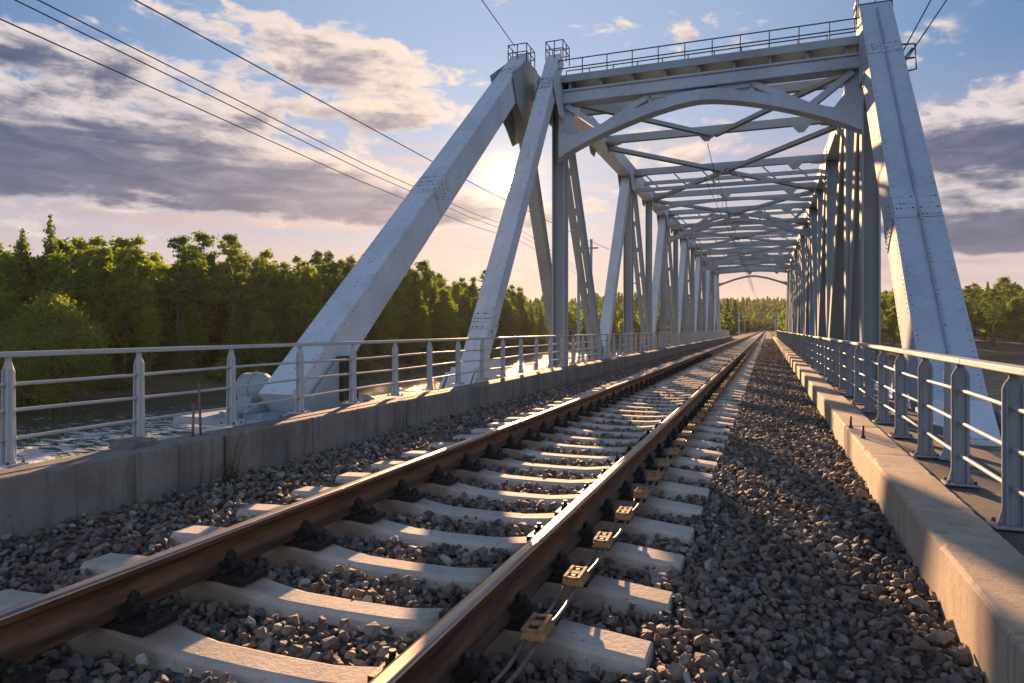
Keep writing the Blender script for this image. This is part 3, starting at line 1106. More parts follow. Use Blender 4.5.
def railing(name, x, zb, h, ys, bar_zs, y_end, label, thin=None, post_w=0.088, turn=0.0, top_w=0.07, paint=None):
    paint = paint or RAILPAINT
    root = empty(name, (x, 0, zb), label, 'railing')
    me = None
    out = post_plate(post_w, h)
    proto = None
    for i, y in enumerate(ys):
        if proto is None:
            b = MB()
            # a plate web facing along the track with a flange on each side
            b.prism(out, 'y', -0.009, 0.009)
            b.prism([(-0.035, 0.0), (0.035, 0.0), (0.035, 0.02), (0.026, h - 0.10), (0.008, h - 0.05), (-0.008, h - 0.05), (-0.026, h - 0.10), (-0.035, 0.02)], 'x', -post_w / 2 + 0.012, -post_w / 2 + 0.022)
            b.prism([(-0.035, 0.0), (0.035, 0.0), (0.035, 0.02), (0.026, h - 0.10), (0.008, h - 0.05), (-0.008, h - 0.05), (-0.026, h - 0.10), (-0.035, 0.02)], 'x', post_w / 2 - 0.022, post_w / 2 - 0.012)
            b.box(-0.10, 0.10, -0.07, 0.07, 0.0, 0.014)
            for sx in (-0.075, 0.075):
                for sy in (-0.05, 0.05):
                    b.tube([(sx, sy, 0.012), (sx, sy, 0.035)], 0.012, 6, 1, True, False)
            proto = b.build('post', [paint, BOLT], root, bevel=0.003)
            o = proto
        else:
            o = proto.copy()
            COL.objects.link(o)
            o.parent = root
        o.location = (0, y, 0)
        o.rotation_euler = (0, 0, turn + random.uniform(-0.02, 0.02))
    if thin:
        tp = None
        for y in thin:
            if tp is None:
                b = MB()
                b.prism(post_plate(0.06, h - 0.02, 0.012, 0.11, 0.04), 'y', -0.008, 0.008)
                b.box(-0.07, 0.07, -0.05, 0.05, 0, 0.012)
                tp = b.build('slim_post', paint, root, bevel=0.003)
                o = tp
            else:
                o = tp.copy()
                COL.objects.link(o)
                o.parent = root
            o.location = (0.14, y, 0)
    b = MB()
    yy = [ys[0] - 3.0] + list(np.arange(ys[0], y_end, 4.0)) + [y_end]
    for k in range(len(yy) - 1):
        b.beam((0, yy[k] + 0.002, h + 0.016), (0, yy[k + 1] - 0.002, h + 0.016 + random.uniform(-.002, .002)), top_w, 0.036)
    b.build('top_rail', RAILPAINT, root, bevel=0.006)
    for z in bar_zs:
        b = MB()
        pts = [(0, a, z + (0.006 * math.sin(a * 1.7 + z * 9))) for a in np.arange(ys[0] - 3.0, min(y_end, 40), 0.5)] + [(0, y_end, z)]
        b.tube(pts, 0.0125, 8)
        b.build('middle_rail', RAILPAINT, root)
    return root


LY = [3.10 + 1.015 * k for k in range(-2, 92)]
railing('railing', -4.76, 0.152, 0.725, LY, (0.17, 0.36, 0.545), 96, 'grey steel railing on the left parapet above the river')
RY = [1.05, 2.1, 3.15, 4.2] + [5.24 + 1.06 * k for k in range(0, 85)]
railing('railing', 1.19, 0.04, 0.80, RY, (0.20, 0.41, 0.615), 95, 'grey steel railing with broad sunlit handrail on the right side',
        thin=[3.1 + 3.12 * k for k in range(0, 20)], post_w=0.104, top_w=0.10, paint=RAILPAINT2)


# ------------------------------------------------------------------ bridge
bridge = empty('truss_bridge', (0, 0, 0), 'pale grey steel truss bridge with arched portal over the track', 'bridge')
XL, XR = -5.6, 2.39
ZT = EYE + 6.72           # middle of the top chord
YP = 18.5                 # portal
HP = 5.4                  # half panel
YE = YP + 6 * 2 * HP      # far portal
ZPOST = EYE + 7.6


def H(h):
    return EYE + h


def end_post(name, x, yb, zb, yt, zt, w0, w1, t, flip=1, splice=(), line=None, paint=None):
    """raking box post with splice plates and bolt rows on its upper face"""
    b = MB()
    p0, p1 = Vector((x, yb, zb)), Vector((x, yt, zt))
    b.beam(p0, p1, w0, t, (1, 0, 0), (0, 0), 0, w1, t)
    a = (p1 - p0).normalized()
    s = Vector((1, 0, 0))
    n = a.cross(s)          # across
    if n.y > 0:
        n = -n              # outward: towards -Y / up
    L = (p1 - p0).length
    wm = lambda q: w0 + (w1 - w0) * q

    def P(q, u, lift=0.0):
        return p0 + (p1 - p0) * q + s * (u * wm(q) / 2) + n * (t / 2 + lift)

    def S(q, v, side, lift=0.0):
        return p0 + (p1 - p0) * q + s * (side * (wm(q) / 2 + lift)) + n * (v * t / 2)
    # edge rows
    cnt = int(L / 0.105)
    for u in (-0.86, 0.86):
        b.bolts(P(0.02, u), P(0.98, u), cnt, n, 0.0115, 0.009, 1, 0.2)
    b.bolts(P(0.02, 0.15), P(0.98, 0.15), cnt, n, 0.012, 0.010, 1, 0.15)
    for v in (-0.8, 0.8):
        b.bolts(S(0.02, v, flip), S(0.98, v, flip), cnt, s * flip, 0.0115, 0.009, 1, 0.2)
    for q0, q1 in splice:
        c0, c1 = p0.lerp(p1, q0), p0.lerp(p1, q1)
        b.beam(c0 + n * (t / 2 + 0.009), c1 + n * (t / 2 + 0.009), wm(q0) * 0.96, 0.018, (1, 0, 0), (0, 0), 0, wm(q1) * 0.96, 0.018)
        b.beam(c0 + s * flip * (wm(q0) / 2 + 0.009), c1 + s * flip * (wm(q1) / 2 + 0.009), 0.018, t * 0.94, (1, 0, 0))
        for k in range(4):
            q = q0 + (q1 - q0) * (0.10 + 0.8 * k / 3)
            if k in (1, 2):
                q += (0.03 if k == 1 else -0.03) * (q1 - q0)
            b.bolts(P(q, -0.92, 0.018), P(q, 0.92, 0.018), 11, n, 0.017, 0.014, 1, 0.12)
            b.bolts(S(q, -0.9, flip, 0.018), S(q, 0.9, flip, 0.018), 8, s * flip, 0.017, 0.014, 1, 0.12)
    o = b.build(name, [paint or PAINT, BOLT], bridge, bevel=0.014, seg=2)
    if line:
        c = MB()
        c.tube([P(q, line, 0.025 + 0.006 * math.sin(q * 60)) for q in np.linspace(0.03, 0.97, 40)], 0.016, 6)
        c.build('conduit', PAINT2, o)
    return o, p0, p1, n


def cage(parent, x, y, z, sx, sy, h=0.48):
    b = MB()
    r = 0.014
    hx, hy = sx / 2, sy / 2
    pts = [(x - hx, y - hy), (x + hx, y - hy), (x + hx, y + hy), (x - hx, y + hy)]
    for k in range(4):
        p, q = pts[k], pts[(k + 1) % 4]
        b.tube([(p[0], p[1], z - 0.05), (p[0], p[1], z + h)], r, 6)
        m = ((p[0] + q[0]) / 2, (p[1] + q[1]) / 2)
        b.tube([(m[0], m[1], z - 0.05), (m[0], m[1], z + h)], r, 6)
        for zz in (h, h * 0.5):
            b.tube([(p[0], p[1], z + zz), (q[0], q[1], z + zz)], r, 6)
    b.build('inspection_cage', DARKSTEEL, parent)


def shoe(name, x, y, z, w, l, parent):
    """cast bearing shoe at a post's foot: base plate, ribbed pedestal and pin drum"""
    b = MB()
    b.box(x - w * 0.75, x + w * 0.75, y - l * 0.65, y + l * 0.75, z - 0.32, z - 0.25)
    b.prism([(y - l * 0.55, z - 0.25), (y + l * 0.65, z - 0.25), (y + l * 0.3, z + 0.12), (y - l * 0.1, z + 0.2)], 'x', x - w * 0.42, x + w * 0.42)
    for k in (-1, 0, 1):
        b.prism([(y - l * 0.62, z - 0.25), (y + l * 0.72, z - 0.25), (y + l * 0.42, z + 0.02), (y - l * 0.2, z + 0.10)], 'x', x + k * w * 0.52 - 0.025, x + k * w * 0.52 + 0.025)
    b.bolts((x - w * 0.65, y - l * 0.6, z - 0.25), (x + w * 0.65, y - l * 0.6, z - 0.25), 5, (0, 0, 1), 0.03, 0.05)
    b.bolts((x - w * 0.65, y + l * 0.7, z - 0.25), (x + w * 0.65, y + l * 0.7, z - 0.25), 5, (0, 0, 1), 0.03, 0.05)
    return b.build(name, [PAINT, BOLT], parent, bevel=0.01)


def gusset(b, x, y, z, pts, t=0.02):
    b.prism([(y + p[0], z + p[1]) for p in pts], 'x', x - t / 2, x + t / 2)


# --- end posts
pR, a0, a1, nR = end_post('end_post', XR, 10.95, H(-1.35), YP, H(7.48), 0.76, 0.68, 0.84, -1, ((0.335, 0.385), (0.80, 0.835)), line=0.05, paint=PAINTR)
pL, b0, b1, nL = end_post('end_post', XL, 12.45, H(-1.15), YP, ZPOST, 0.45, 0.41, 0.36, 1, ((0.12, 0.16), (0.86, 0.90)))
cage(pR, XR, YP + 0.05, H(7.48), 0.72, 0.8, 0.5)
cage(pL, XL + 0.03, YP + 0.1, ZPOST, 0.5, 0.65, 0.45)
shoe('post_shoe', XR, 10.75, H(-1.15), 0.9, 1.0, bridge)
shoe('post_shoe', XL, 12.3, H(-0.95), 0.62, 0.8, bridge)
# far end posts
for x, w in ((XR, 0.6), (XL, 0.46)):
    b = MB()
    b.beam((x, YE, ZT), (x, YE + 5.6, H(-1.4)), w, 0.45)
    b.build('end_post', PAINT, bridge, bevel=0.012)

# --- top chords with gussets under each node
left_top = [YP + 2 * HP * k for k in range(7)]
right_top = [YP + 2 * HP * k for k in range(7)]
for x, w, sgn in ((XL, 0.5, 1), (XR, 0.58, -1)):
    b = MB()
    b.beam((x, YP - 0.1, ZT), (x, YE + 0.3, ZT), w, 0.52)
    xi = x + sgn * w / 2
    for z in (ZT + 0.2, ZT - 0.2):
        b.bolts((xi, YP + 0.4, z), (xi, YE, z), 300, (sgn, 0, 0), 0.014, 0.01, 1, 0.3)
    for yn in left_top:
        for sx in (-1, 1):
            gusset(b, x + sx * (w / 2 + 0.012), yn, ZT, [(-1.0, 0.24), (1.0, 0.24), (1.0, -0.28), (0.55, -0.85), (-0.55, -0.85), (-1.0, -0.28)])
    for k in range(6):
        yn = YP + HP + 2 * HP * k
        for sx in (-1, 1):
            gusset(b, x + sx * (w / 2 + 0.012), yn, ZT, [(-0.5, 0.22), (0.5, 0.22), (0.5, -0.26), (0.28, -0.5), (-0.28, -0.5), (-0.5, -0.26)])
    b.build('top_chord', [PAINT, BOLT], bridge, bevel=0.010)
    c = MB()
    c.beam((x, 12.6 if x < 0 else 11.4, H(-1.62)), (x, YE + 6, H(-1.62)), w, 0.62)
    for k in range(7):
        yn = YP + HP * (2 * k - 1) if True else 0
        for sx in (-1, 1):
            gusset(c, x + sx * (w / 2 + 0.012), yn, H(-1.62), [(-0.9, -0.3), (0.9, -0.3), (0.9, 0.32), (0.45, 1.0), (-0.45, 1.0), (-0.9, 0.32)])
    c.build('bottom_chord', PAINT, bridge, bevel=0.010)

ZB = H(-1.35)
ZU = ZT - 0.26
# --- left web: verticals at the top nodes, zigzag diagonals between
for k, yn in enumerate(left_top[:-1]):
    b = MB()
    yv = yn + (0.45 if k == 0 else 0.0)
    b.hbeam((XL, yv, ZB), (XL, yv, ZU), 0.36, 0.44)
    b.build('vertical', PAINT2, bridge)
for k in range(6):
    yt, yb, yt2 = YP + 2 * HP * k, YP + HP + 2 * HP * k, YP + 2 * HP * (k + 1)
    b = MB()
    p, q = (XL, yt + 0.45, ZU), (XL, yb - 0.18, ZB)
    # two legs with batten plates
    b.beam(p, q, 0.15, 0.34, (1, 0, 0), (0.135, 0))
    b.beam(p, q, 0.15, 0.34, (1, 0, 0), (-0.135, 0))
    P, Q = Vector(p), Vector(q)
    for j in range(2):
        c0, c1 = P.lerp(Q, 0.02 + 0.90 * j), P.lerp(Q, 0.08 + 0.90 * j)
        b.beam(c0, c1, 0.43, 0.36)
    for j in range(5):
        c0, c1 = P.lerp(Q, 0.2 + 0.14 * j), P.lerp(Q, 0.225 + 0.14 * j)
        b.beam(c0, c1, 0.125, 0.02, (1, 0, 0), (0, 0.16))
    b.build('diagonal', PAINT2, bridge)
    b = MB()
    b.beam((XL, yb + 0.18, ZB), (XL, yt2 - 0.42, ZU), 0.38, 0.36)
    b.bolts((XL + 0.19, yb + 0.3, ZB + 0.4), (XL + 0.19, yt2 - 0.5, ZU - 0.3), 40, (1, 0, 0), 0.016, 0.01, 1, 0.3)
    b.build('diagonal', [PAINT, BOLT], bridge, bevel=0.01)
for x, w in ((XL, 0.36), (XR, 0.5)):
    for k in range(1, 6):
        yn = YP + HP + 2 * HP * k
        b = MB()
        b.hbeam((x, yn, ZB), (x, yn, ZU), w * 0.8, 0.34)
        b.build('hanger', PAINT2, bridge)
# --- right web: closer verticals near the portal, broad H sections
ry = [YP + 0.5, YP + 3.55, YP + 10.3] + [YP + 2 * HP * k for k in range(2, 6)]
for yn in ry:
    b = MB()
    b.hbeam((XR, yn, ZB), (XR, yn, ZU), 0.42 if yn < YP + 1 else 0.54, 0.46, tf=0.05, tw=0.04)
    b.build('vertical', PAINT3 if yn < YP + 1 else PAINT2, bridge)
rd = [((YP + 0.5, ZU), (YP + 3.4, ZB)), ((YP + 4.3, ZU), (YP + 10.0, ZB)),
      ((YP + 10.9, ZU), (YP + 15.7, ZB)), ((YP + 16.0, ZB), (YP + 21.2, ZU))]
for k in range(2, 6):
    rd.append(((YP + 2 * HP * k + 0.4, ZU), (YP + 2 * HP * k + HP - 0.2, ZB)))
    rd.append(((YP + 2 * HP * k + HP + 0.2, ZB), (YP + 2 * HP * (k + 1) - 0.4, ZU)))
for (ya, za), (yb, zb) in rd:
    b = MB()
    b.hbeam((XR, ya, za), (XR, yb, zb), 0.53, 0.46, tf=0.05, tw=0.04)
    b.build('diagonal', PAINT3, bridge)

# --- portal: walkway beam, arched strut, web struts, handrails
XA, XB = XL + 0.20, XR - 0.30
XC = (XA + XB) / 2
portal = MB()
portal.beam((XA, YP, H(6.42)), (XB, YP, H(6.44)), 0.5, 0.31, (0, 1, 0))
portal.beam((XA, YP - 0.27, H(6.60)), (XB, YP - 0.27, H(6.60)), 0.06, 0.06, (0, 1, 0))
portal.bolts((XA + 0.1, YP - 0.25, H(6.55)), (XB - 0.1, YP - 0.25, H(6.55)), 60, (0, -1, 0), 0.016, 0.012, 1, 0.2)
portal.bolts((XA + 0.1, YP - 0.25, H(6.30)), (XB - 0.1, YP - 0.25, H(6.30)), 60, (0, -1, 0), 0.016, 0.012, 1, 0.2)
po = portal.build('portal_beam', [PAINTR, BOLT], bridge, bevel=0.01)
wk = MB()
wk.box(XA - 0.1, XB + 0.1, YP - 0.38, YP + 0.38, H(6.84), H(6.90))
wk.box(XA - 0.1, XB + 0.1, YP - 0.42, YP - 0.385, H(6.78), H(6.98))
wk.box(XA - 0.1, XB + 0.1, YP + 0.385, YP + 0.42, H(6.78), H(6.98))
for i in range(9):
    x = XA + 0.3 + (XB - XA - 0.6) * i / 8
    wk.box(x - 0.03, x + 0.03, YP - 0.3, YP + 0.3, H(6.605), H(6.838))
wk.build('walkway', PAINT2, po)
hr = MB()
for yy in (YP - 0.40, YP + 0.40):
    for hz in (7.40, 7.17):
        hr.tube([(XA, yy, H(hz)), (XB, yy, H(hz))], 0.016, 6)
    for i in range(12):
        x = XA + (XB - XA) * i / 11
        hr.tube([(x, yy, H(6.9)), (x, yy, H(7.4))], 0.014, 6)
hr.build('handrail', DARKSTEEL, po)


def arch(parent, y, h_end, h_mid, depth, width, xa, xb, mat, holes=True, h_beam=6.25, end_flare=1.5, nseg=28, name='arched_strut', bolts=False):
    b = MB()
    n = nseg
    top, bot = [], []
    for i in range(n + 1):
        s = -1 + 2 * i / n
        x = xa + (xb - xa) * i / n
        a = abs(s)
        # nearly straight rise with a rounded crown and flared knees
        zc = h_mid - (h_mid - h_end) * (a ** 1.55)
        fl = depth * (1 + end_flare * max(0, (a - 0.80) / 0.20) ** 2)
        top.append((x, H(zc) + fl * 0.5 + (fl - depth) * 0.5))
        bot.append((x, H(zc) - depth * 0.5 - (fl - depth) * 0.1))
    for i in range(n):
        b.quadbox([(bot[i][0], y - width / 2, bot[i][1]), (bot[i + 1][0], y - width / 2, bot[i + 1][1]), (bot[i + 1][0], y + width / 2, bot[i + 1][1]), (bot[i][0], y + width / 2, bot[i][1]),
                   (top[i][0], y - width / 2, top[i][1]), (top[i + 1][0], y - width / 2, top[i + 1][1]), (top[i + 1][0], y + width / 2, top[i + 1][1]), (top[i][0], y + width / 2, top[i][1])])
    # merge segment ends so that the arch is one skin
    me_v = {}
    rem = []
    for v in b.v:
        key = (round(v[0], 4), round(v[1], 4), round(v[2], 4))
        rem.append(me_v.setdefault(key, len(me_v)))
    b.v = list(me_v.keys())
    fs, mi, sm, seen = [], [], [], {}
    for f in b.f:
        g = tuple(rem[i] for i in f)
        k = tuple(sorted(g))
        seen[k] = seen.get(k, 0) + 1
    for f, m_, s_ in zip(b.f, b.mi, b.sm):
        g = tuple(rem[i] for i in f)
        if seen[tuple(sorted(g))] == 1:
            fs.append(g)
            mi.append(m_)
            sm.append(False)
    b.f, b.mi, b.sm = fs, mi, sm
    if bolts:
        for i in range(2, n - 2):
            b.bolts((top[i][0], y - width / 2, top[i][1] - 0.06), (top[i + 1][0], y - width / 2, top[i + 1][1] - 0.06), 2, (0, -1, 0), 0.014, 0.01, 1, 0.3)
    o = b.build(name, [mat, BOLT], parent, bevel=0.008 if bolts else 0)
    # struts between the arch and the beam
    if holes:
        for s in (-1, 1):
            for (s0, s1) in ((0.06, 0.34), (0.66, 0.34), (0.70, 0.95)):
                i0 = n / 2 + s * s0 * n / 2
                x0 = XC + s * s0 * (xb - xa) / 2
                x1 = XC + s * s1 * (xb - xa) / 2
                z0 = np.interp(x0, [p[0] for p in top], [p[1] for p in top]) - 0.04
                c = MB()
                c.beam((x0, y, z0), (x1, y, H(h_beam)), width * 0.55, 0.15, (0, 1, 0))
                c.build('web_strut', mat, o)
        for s in (-0.34, 0.34):
            x = XC + s * (xb - xa) / 2
            c = MB()
            zz = np.interp(x, [p[0] for p in top], [p[1] for p in top])
            c.beam((x, y, zz - 0.02), (x, y, H(h_beam)), width * 0.4, 0.09, (0, 1, 0))
            c.build('web_post', mat, o)
    return o


arch(bridge, YP - 0.02, 4.95, 6.08, 0.29, 0.42, XA - 0.05, XB + 0.05, PAINTR, True, 6.25, bolts=True)
for xs_, sg in ((XA, 1), (XB, -1)):
    kn = MB()
    kn.prism([(xs_ - sg * 0.10, H(6.3)), (xs_ + sg * 0.36, H(6.3)), (xs_ + sg * 0.32, H(5.75)), (xs_ + sg * 0.75, H(5.2)), (xs_ - sg * 0.10, H(4.7))], 'y', YP - 0.028, YP + 0.028)
    kn.build('knee_plate', PAINTR, bridge)

# --- lateral system between the top chords
lat_y = [YP + HP * k for k in range(1, 13)]
for i, y in enumerate(lat_y):
    b = MB()
    xa, xb = XL + 0.26, XR - 0.30
    b.hbeam((xa, y, ZT - 0.02), (xb, y, ZT - 0.02), 0.20, 0.26, (0, 1, 0), 0.02, 0.02)
    for xq, sg in ((xa, 1), (xb, -1)):
        b.prism([(xq, y - 0.4), (xq + sg * 0.5, y - 0.12), (xq + sg * 0.5, y + 0.12), (xq, y + 0.4)], 'z', ZT - 0.175, ZT - 0.157)
    st = b.build('cross_strut', PAINT2, bridge)
    if i % 2 == 0 and i > 0 and y < YE - 1:
        arch(st, y + 0.02, 6.0, 6.32, 0.14, 0.16, xa, xb, PAINT2, False, 6.5, 0.6, 14, 'lower_strut')
    if i % 2 == 1:
        c = MB()
        c.hbeam((xa, y + 0.02, ZT - 0.78), (xb, y + 0.02, ZT - 0.78), 0.14, 0.14, (0, 1, 0), 0.02, 0.02)
        for s in np.linspace(xa + 0.5, xb - 1.1, 6):
            c.beam((s, y + 0.02, ZT - 0.18), (s + 0.5, y + 0.02, ZT - 0.70), 0.06, 0.06, (0, 1, 0))
        if y < YE - 1:
            c.build('lower_strut', PAINT2, st)
    # hanging triangular plates that carry the overhead wires
    for s in (0.18, -0.02):
        c = MB()
        xm = TRACK_X + 2.9 * (1 if s > 0 else 0)
        c.prism([(xm - 0.34, ZT - 0.16), (xm + 0.34, ZT - 0.16), (xm + 0.08, ZT - 0.46), (xm - 0.08, ZT - 0.46)], 'y', y - 0.32, y - 0.30)
        c.build('hanger_plate', PAINT2, st)
    # every other frame has arched knees
    if i in (3, 7, 11):
        arch(bridge, y, 5.05, 6.1, 0.22, 0.26, XL + 0.22, XR - 0.26, PAINT2, i != 11, 6.5, 1.0, 20)
for k in range(6):
    y0 = YP + HP + 2 * HP * k if k < 5 else YP + HP + 2 * HP * 5
    y1 = y0 + 2 * HP
    if y1 > YE + 0.1:
        y1 = YE
    xa, xb = XL + 0.25, XR - 0.29
    for j, (pa, pb) in enumerate((((xa, y0 + 0.15, 0), (xb, y1 - 0.15, 0)), ((xb, y0 + 0.15, 0), (xa, y1 - 0.15, 0)))):
        b = MB()
        z = ZT - 0.245 - 0.0 * j
        if j == 0:
            b.hbeam((pa[0], pa[1], z), (pb[0], pb[1], z), 0.20, 0.14, (1, 0, 0), 0.02, 0.02)
        else:
            A, B = Vector((pa[0], pa[1], z)), Vector((pb[0], pb[1], z))
            b.hbeam(A, A.lerp(B, 0.485), 0.20, 0.14, (1, 0, 0), 0.02, 0.02)
            b.hbeam(A.lerp(B, 0.515), B, 0.20, 0.14, (1, 0, 0), 0.02, 0.02)
            M_ = A.lerp(B, 0.5)
            b.box(M_.x - 0.28, M_.x + 0.28, M_.y - 0.3, M_.y + 0.3, z - 0.095, z - 0.08)
        b.build('lateral_brace', PAINT2, bridge)
for k in range(2, 12):
    y = YP + HP * (k + 0.5)
    b = MB()
    b.hbeam((XL + 0.26, y, ZT + 0.06), (XR - 0.30, y, ZT + 0.06), 0.13, 0.16, (0, 1, 0), 0.02, 0.02)
    b.build('intermediate_strut', PAINT2, bridge)
# first lateral pair between the portal and the first strut
for pa, pb in (((XL + 0.25, YP + 0.3), (XC, YP + HP - 0.1)), ((XR - 0.29, YP + 0.3), (XC, YP + HP - 0.1))):
    b = MB()
    b.hbeam((pa[0], pa[1], ZT - 0.24), (pb[0], pb[1], ZT - 0.24), 0.16, 0.12, (1, 0, 0), 0.02, 0.02)
    b.build('lateral_brace', PAINT2, bridge)
b = MB()
b.hbeam((XL + 0.26, YP + 1.9, ZT - 0.05), (XR - 0.3, YP + 1.9, ZT - 0.05), 0.2, 0.24, (0, 1, 0), 0.02, 0.02)
b.build('cross_strut', PAINT2, bridge)

# --- deck, floor beams, outer walkway
b = MB()
b.box(-4.95, 1.35, -4, 96, -0.95, -0.46)
b.build('deck', PIER, bridge)
b = MB()
b.box(1.08, 1.74, -3, 96, -0.03, 0.028)
for y in np.arange(-2, 96, 1.06):
    b.box(1.08, 1.85, y, y + 0.07, -0.45, -0.032)
b.build('side_deck', DECKM, bridge)
for k in range(8):
    y = 13.1 + 2 * HP * k if k < 7 else 88
    b = MB()
    b.beam((XL + 0.27, y, -1.3), (XR - 0.3, y, -1.3), 0.35, 0.66, (0, 1, 0))
    b.build('floor_beam', PAINT2, bridge)

# --- the outer raking post with its back stay, and the joint plates on top
X1 = -6.55
pO, c0, c1, nO = end_post('raking_post', X1, 8.10, H(-1.16), 18.35, H(7.5), 0.58, 0.52, 0.62, 1, ((0.425, 0.475), (0.90, 0.93)))
cage(pO, X1, 18.3, H(7.52), 0.55, 0.7, 0.45)
b = MB()
b.beam((X1, 17.95, H(6.9)), (X1, 22.2, H(-1.3)), 0.34, 0.38)
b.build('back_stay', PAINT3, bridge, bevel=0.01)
b = MB()
for sx in (-0.31, 0.31):
    gusset(b, X1 + sx, 18.2, H(6.5), [(-1.5, 0.2), (-0.3, 0.95), (0.55, 0.95), (0.9, 0.3), (0.75, -1.0), (0.2, -1.25), (-0.3, -0.9), (-1.1, -0.5)])
b.beam((X1 + 0.31, 18.4, H(6.7)), (XL - 0.26, 18.45, H(6.7)), 0.3, 0.4, (0, 1, 0))
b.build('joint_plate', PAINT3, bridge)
# foot of the raking post
sh = MB()
sh.box(X1 - 1.15, X1 + 0.85, 7.2, 9.9, H(-1.30), H(-1.20))
sh.prism([(7.55, H(-1.20)), (9.6, H(-1.20)), (9.25, H(-0.95)), (8.9, H(-0.45)), (8.2, H(-1.0))], 'x', X1 - 0.36, X1 - 0.30)
sh.prism([(7.55, H(-1.20)), (9.6, H(-1.20)), (9.25, H(-0.95)), (8.9, H(-0.45)), (8.2, H(-1.0))], 'x', X1 + 0.345, X1 + 0.40)
sh.prism([(9.3, H(-1.20)), (10.1, H(-1.20)), (9.9, H(-1.10)), (9.45, H(-1.05))], 'x', X1 - 0.2, X1 + 0.3)
sh.bolts((X1 - 0.6, 7.35, H(-1.20)), (X1 + 0.7, 7.35, H(-1.20)), 4, (0, 0, 1), 0.035, 0.07)
sh.bolts((X1 + 0.4, 8.7, H(-0.55)), (X1 + 0.4, 9.3, H(-1.10)), 5, (1, 0, 0), 0.025, 0.02)
so = sh.build('post_shoe', [PAINT2, BOLT], bridge, bevel=0.01)
dr = MB()
dr.tube([(X1 - 1.02, 8.4, H(-0.90)), (X1 - 0.96, 8.4, H(-0.90)), (X1 - 0.62, 8.4, H(-0.90)), (X1 - 0.56, 8.4, H(-0.90)), (X1 - 0.3, 8.4, H(-0.90))], [0.15, 0.23, 0.23, 0.17, 0.15], 16)
dr.tube([(X1 - 0.76, 8.4, H(-0.90)), (X1 - 0.72, 8.4, H(-0.90))], 0.25, 16)
dr.prism([(8.1, H(-1.20)), (8.7, H(-1.20)), (8.6, H(-1.0)), (8.2, H(-1.0))], 'x', X1 - 0.92, X1 - 0.66)
dr.build('bearing_drum', PAINT2, so)
bx = MB()
bx.box(X1 + 0.335, X1 + 0.50, 8.88, 9.28, H(-1.1), H(-0.42))
bx.build('cover_box', DARKSTEEL, so, bevel=0.015)

# --- piers
for y, nm in ((10.5, 'near'), (88.5, 'far')):
    b = MB()
    b.box(-7.6, 3.6, y - 2.6, y + 2.6, H(-2.6), H(-1.98))
    b.prism([(-7.0, y - 1.6), (3.0, y - 1.6), (3.6, y), (3.0, y + 1.6), (-7.0, y + 1.6), (-7.6, y)], 'z', -11, H(-2.6))
    for px in (X1, XL, XR):
        b.box(px - 0.6, px + 0.6, y - 2.0, y + 2.0, H(-1.98), H(-1.94) if px != X1 else H(-1.303))
    b.build('bridge_pier', PIER, bridge)


# ------------------------------------------------------------------ wires and masts
def wire(name, pts, r, label, cat='wire', group=None, sag=0.0, n=40):
    a, c = Vector(pts[0]), Vector(pts[1])
    b = MB()
    q = []
    for i in range(n + 1):
        s = i / n
        p = a.lerp(c, s)
        p.z -= sag * 4 * s * (1 - s)
        q.append(p)
    b.tube(q, r, 5)
    return tag(b.build(name, WIRE), label, cat, group)


def pix(u, v, d):
    """world point seen at pixel (u, v) at depth d metres"""
    th = R(YAW)
    xr = (u - 512) / 682.67 * d
    return Vector((-math.sin(th) * d + math.cos(th) * xr, math.cos(th) * d + math.sin(th) * xr, EYE + (329 - v) / 682.67 * d))


LW = [((0, 19), (520, 241), 'lowest of the overhead wires left of the bridge'),
      ((15, 0), (522, 236), 'second lowest overhead wire left of the bridge'),
      ((38, 0), (524, 232), 'third lowest overhead wire left of the bridge'),
      ((135, 0), (640, 262), 'topmost overhead wire left of the bridge, apart from the other three')]
for (pa, pb, lab) in LW:
    A = pix(pa[0], pa[1], 17.0)
    B = pix(pb[0], pb[1], 75.0)
    A2 = A + (A - B) * 0.35
    B2 = B + (B - A) * 1.2
    B2.z = B.z - (A.z - B.z) * 0.12 - 0.2
    b = MB()
    b.tube([A2, A, A.lerp(B, 0.33) - Vector((0, 0, 0.45)), A.lerp(B, 0.66) - Vector((0, 0, 0.45)), B, B2], 0.02, 5)
    tag(b.build('overhead_wire', WIRE), lab, 'wire', 'overhead wires left of the bridge')
# two wires to the right post with a bracket
br = MB()
A = Vector((XR + 0.42, 17.15, H(5.75)))
br.tube([A + Vector((-0.1, 0, 0.55)), A + Vector((0.22, -0.05, 0.5)), A + Vector((0.25, -0.05, -0.05)), A + Vector((-0.1, 0, -0.1))], 0.022, 6)
br.tube([A + Vector((-0.1, -0.05, 0.2)), A + Vector((0.22, -0.05, 0.2))], 0.02, 6)
br.tube([A + Vector((-0.45, -0.45, -0.45)), A + Vector((0.1, -0.5, 0.25))], 0.02, 6)
br.build('wire_bracket', DARKSTEEL, pR)
for k, (u, lab) in enumerate(((932, 'left of the two wires running down to the right end post'), (948, 'right of the two wires running down to the right end post'))):
    S_ = A + Vector((-0.32 + 0.22 * k, -0.35, -0.25 + 0.15 * k))
    D = pix(u, -2, 14.3)
    b = MB()
    b.tube([S_, D, D + (D - S_) * 5], 0.014, 5)
    tag(b.build('stay_wire', WIRE), lab, 'wire')
T_ = Vector((X1 - 0.1, 18.0, H(7.95)))
D = pix(496, 20, 17.2)
b = MB()
b.tube([T_, D, D + (D - T_) * 12], 0.012, 5)
tag(b.build('stay_wire', WIRE), 'thin wire rising from the cage on the outer raking post', 'wire')
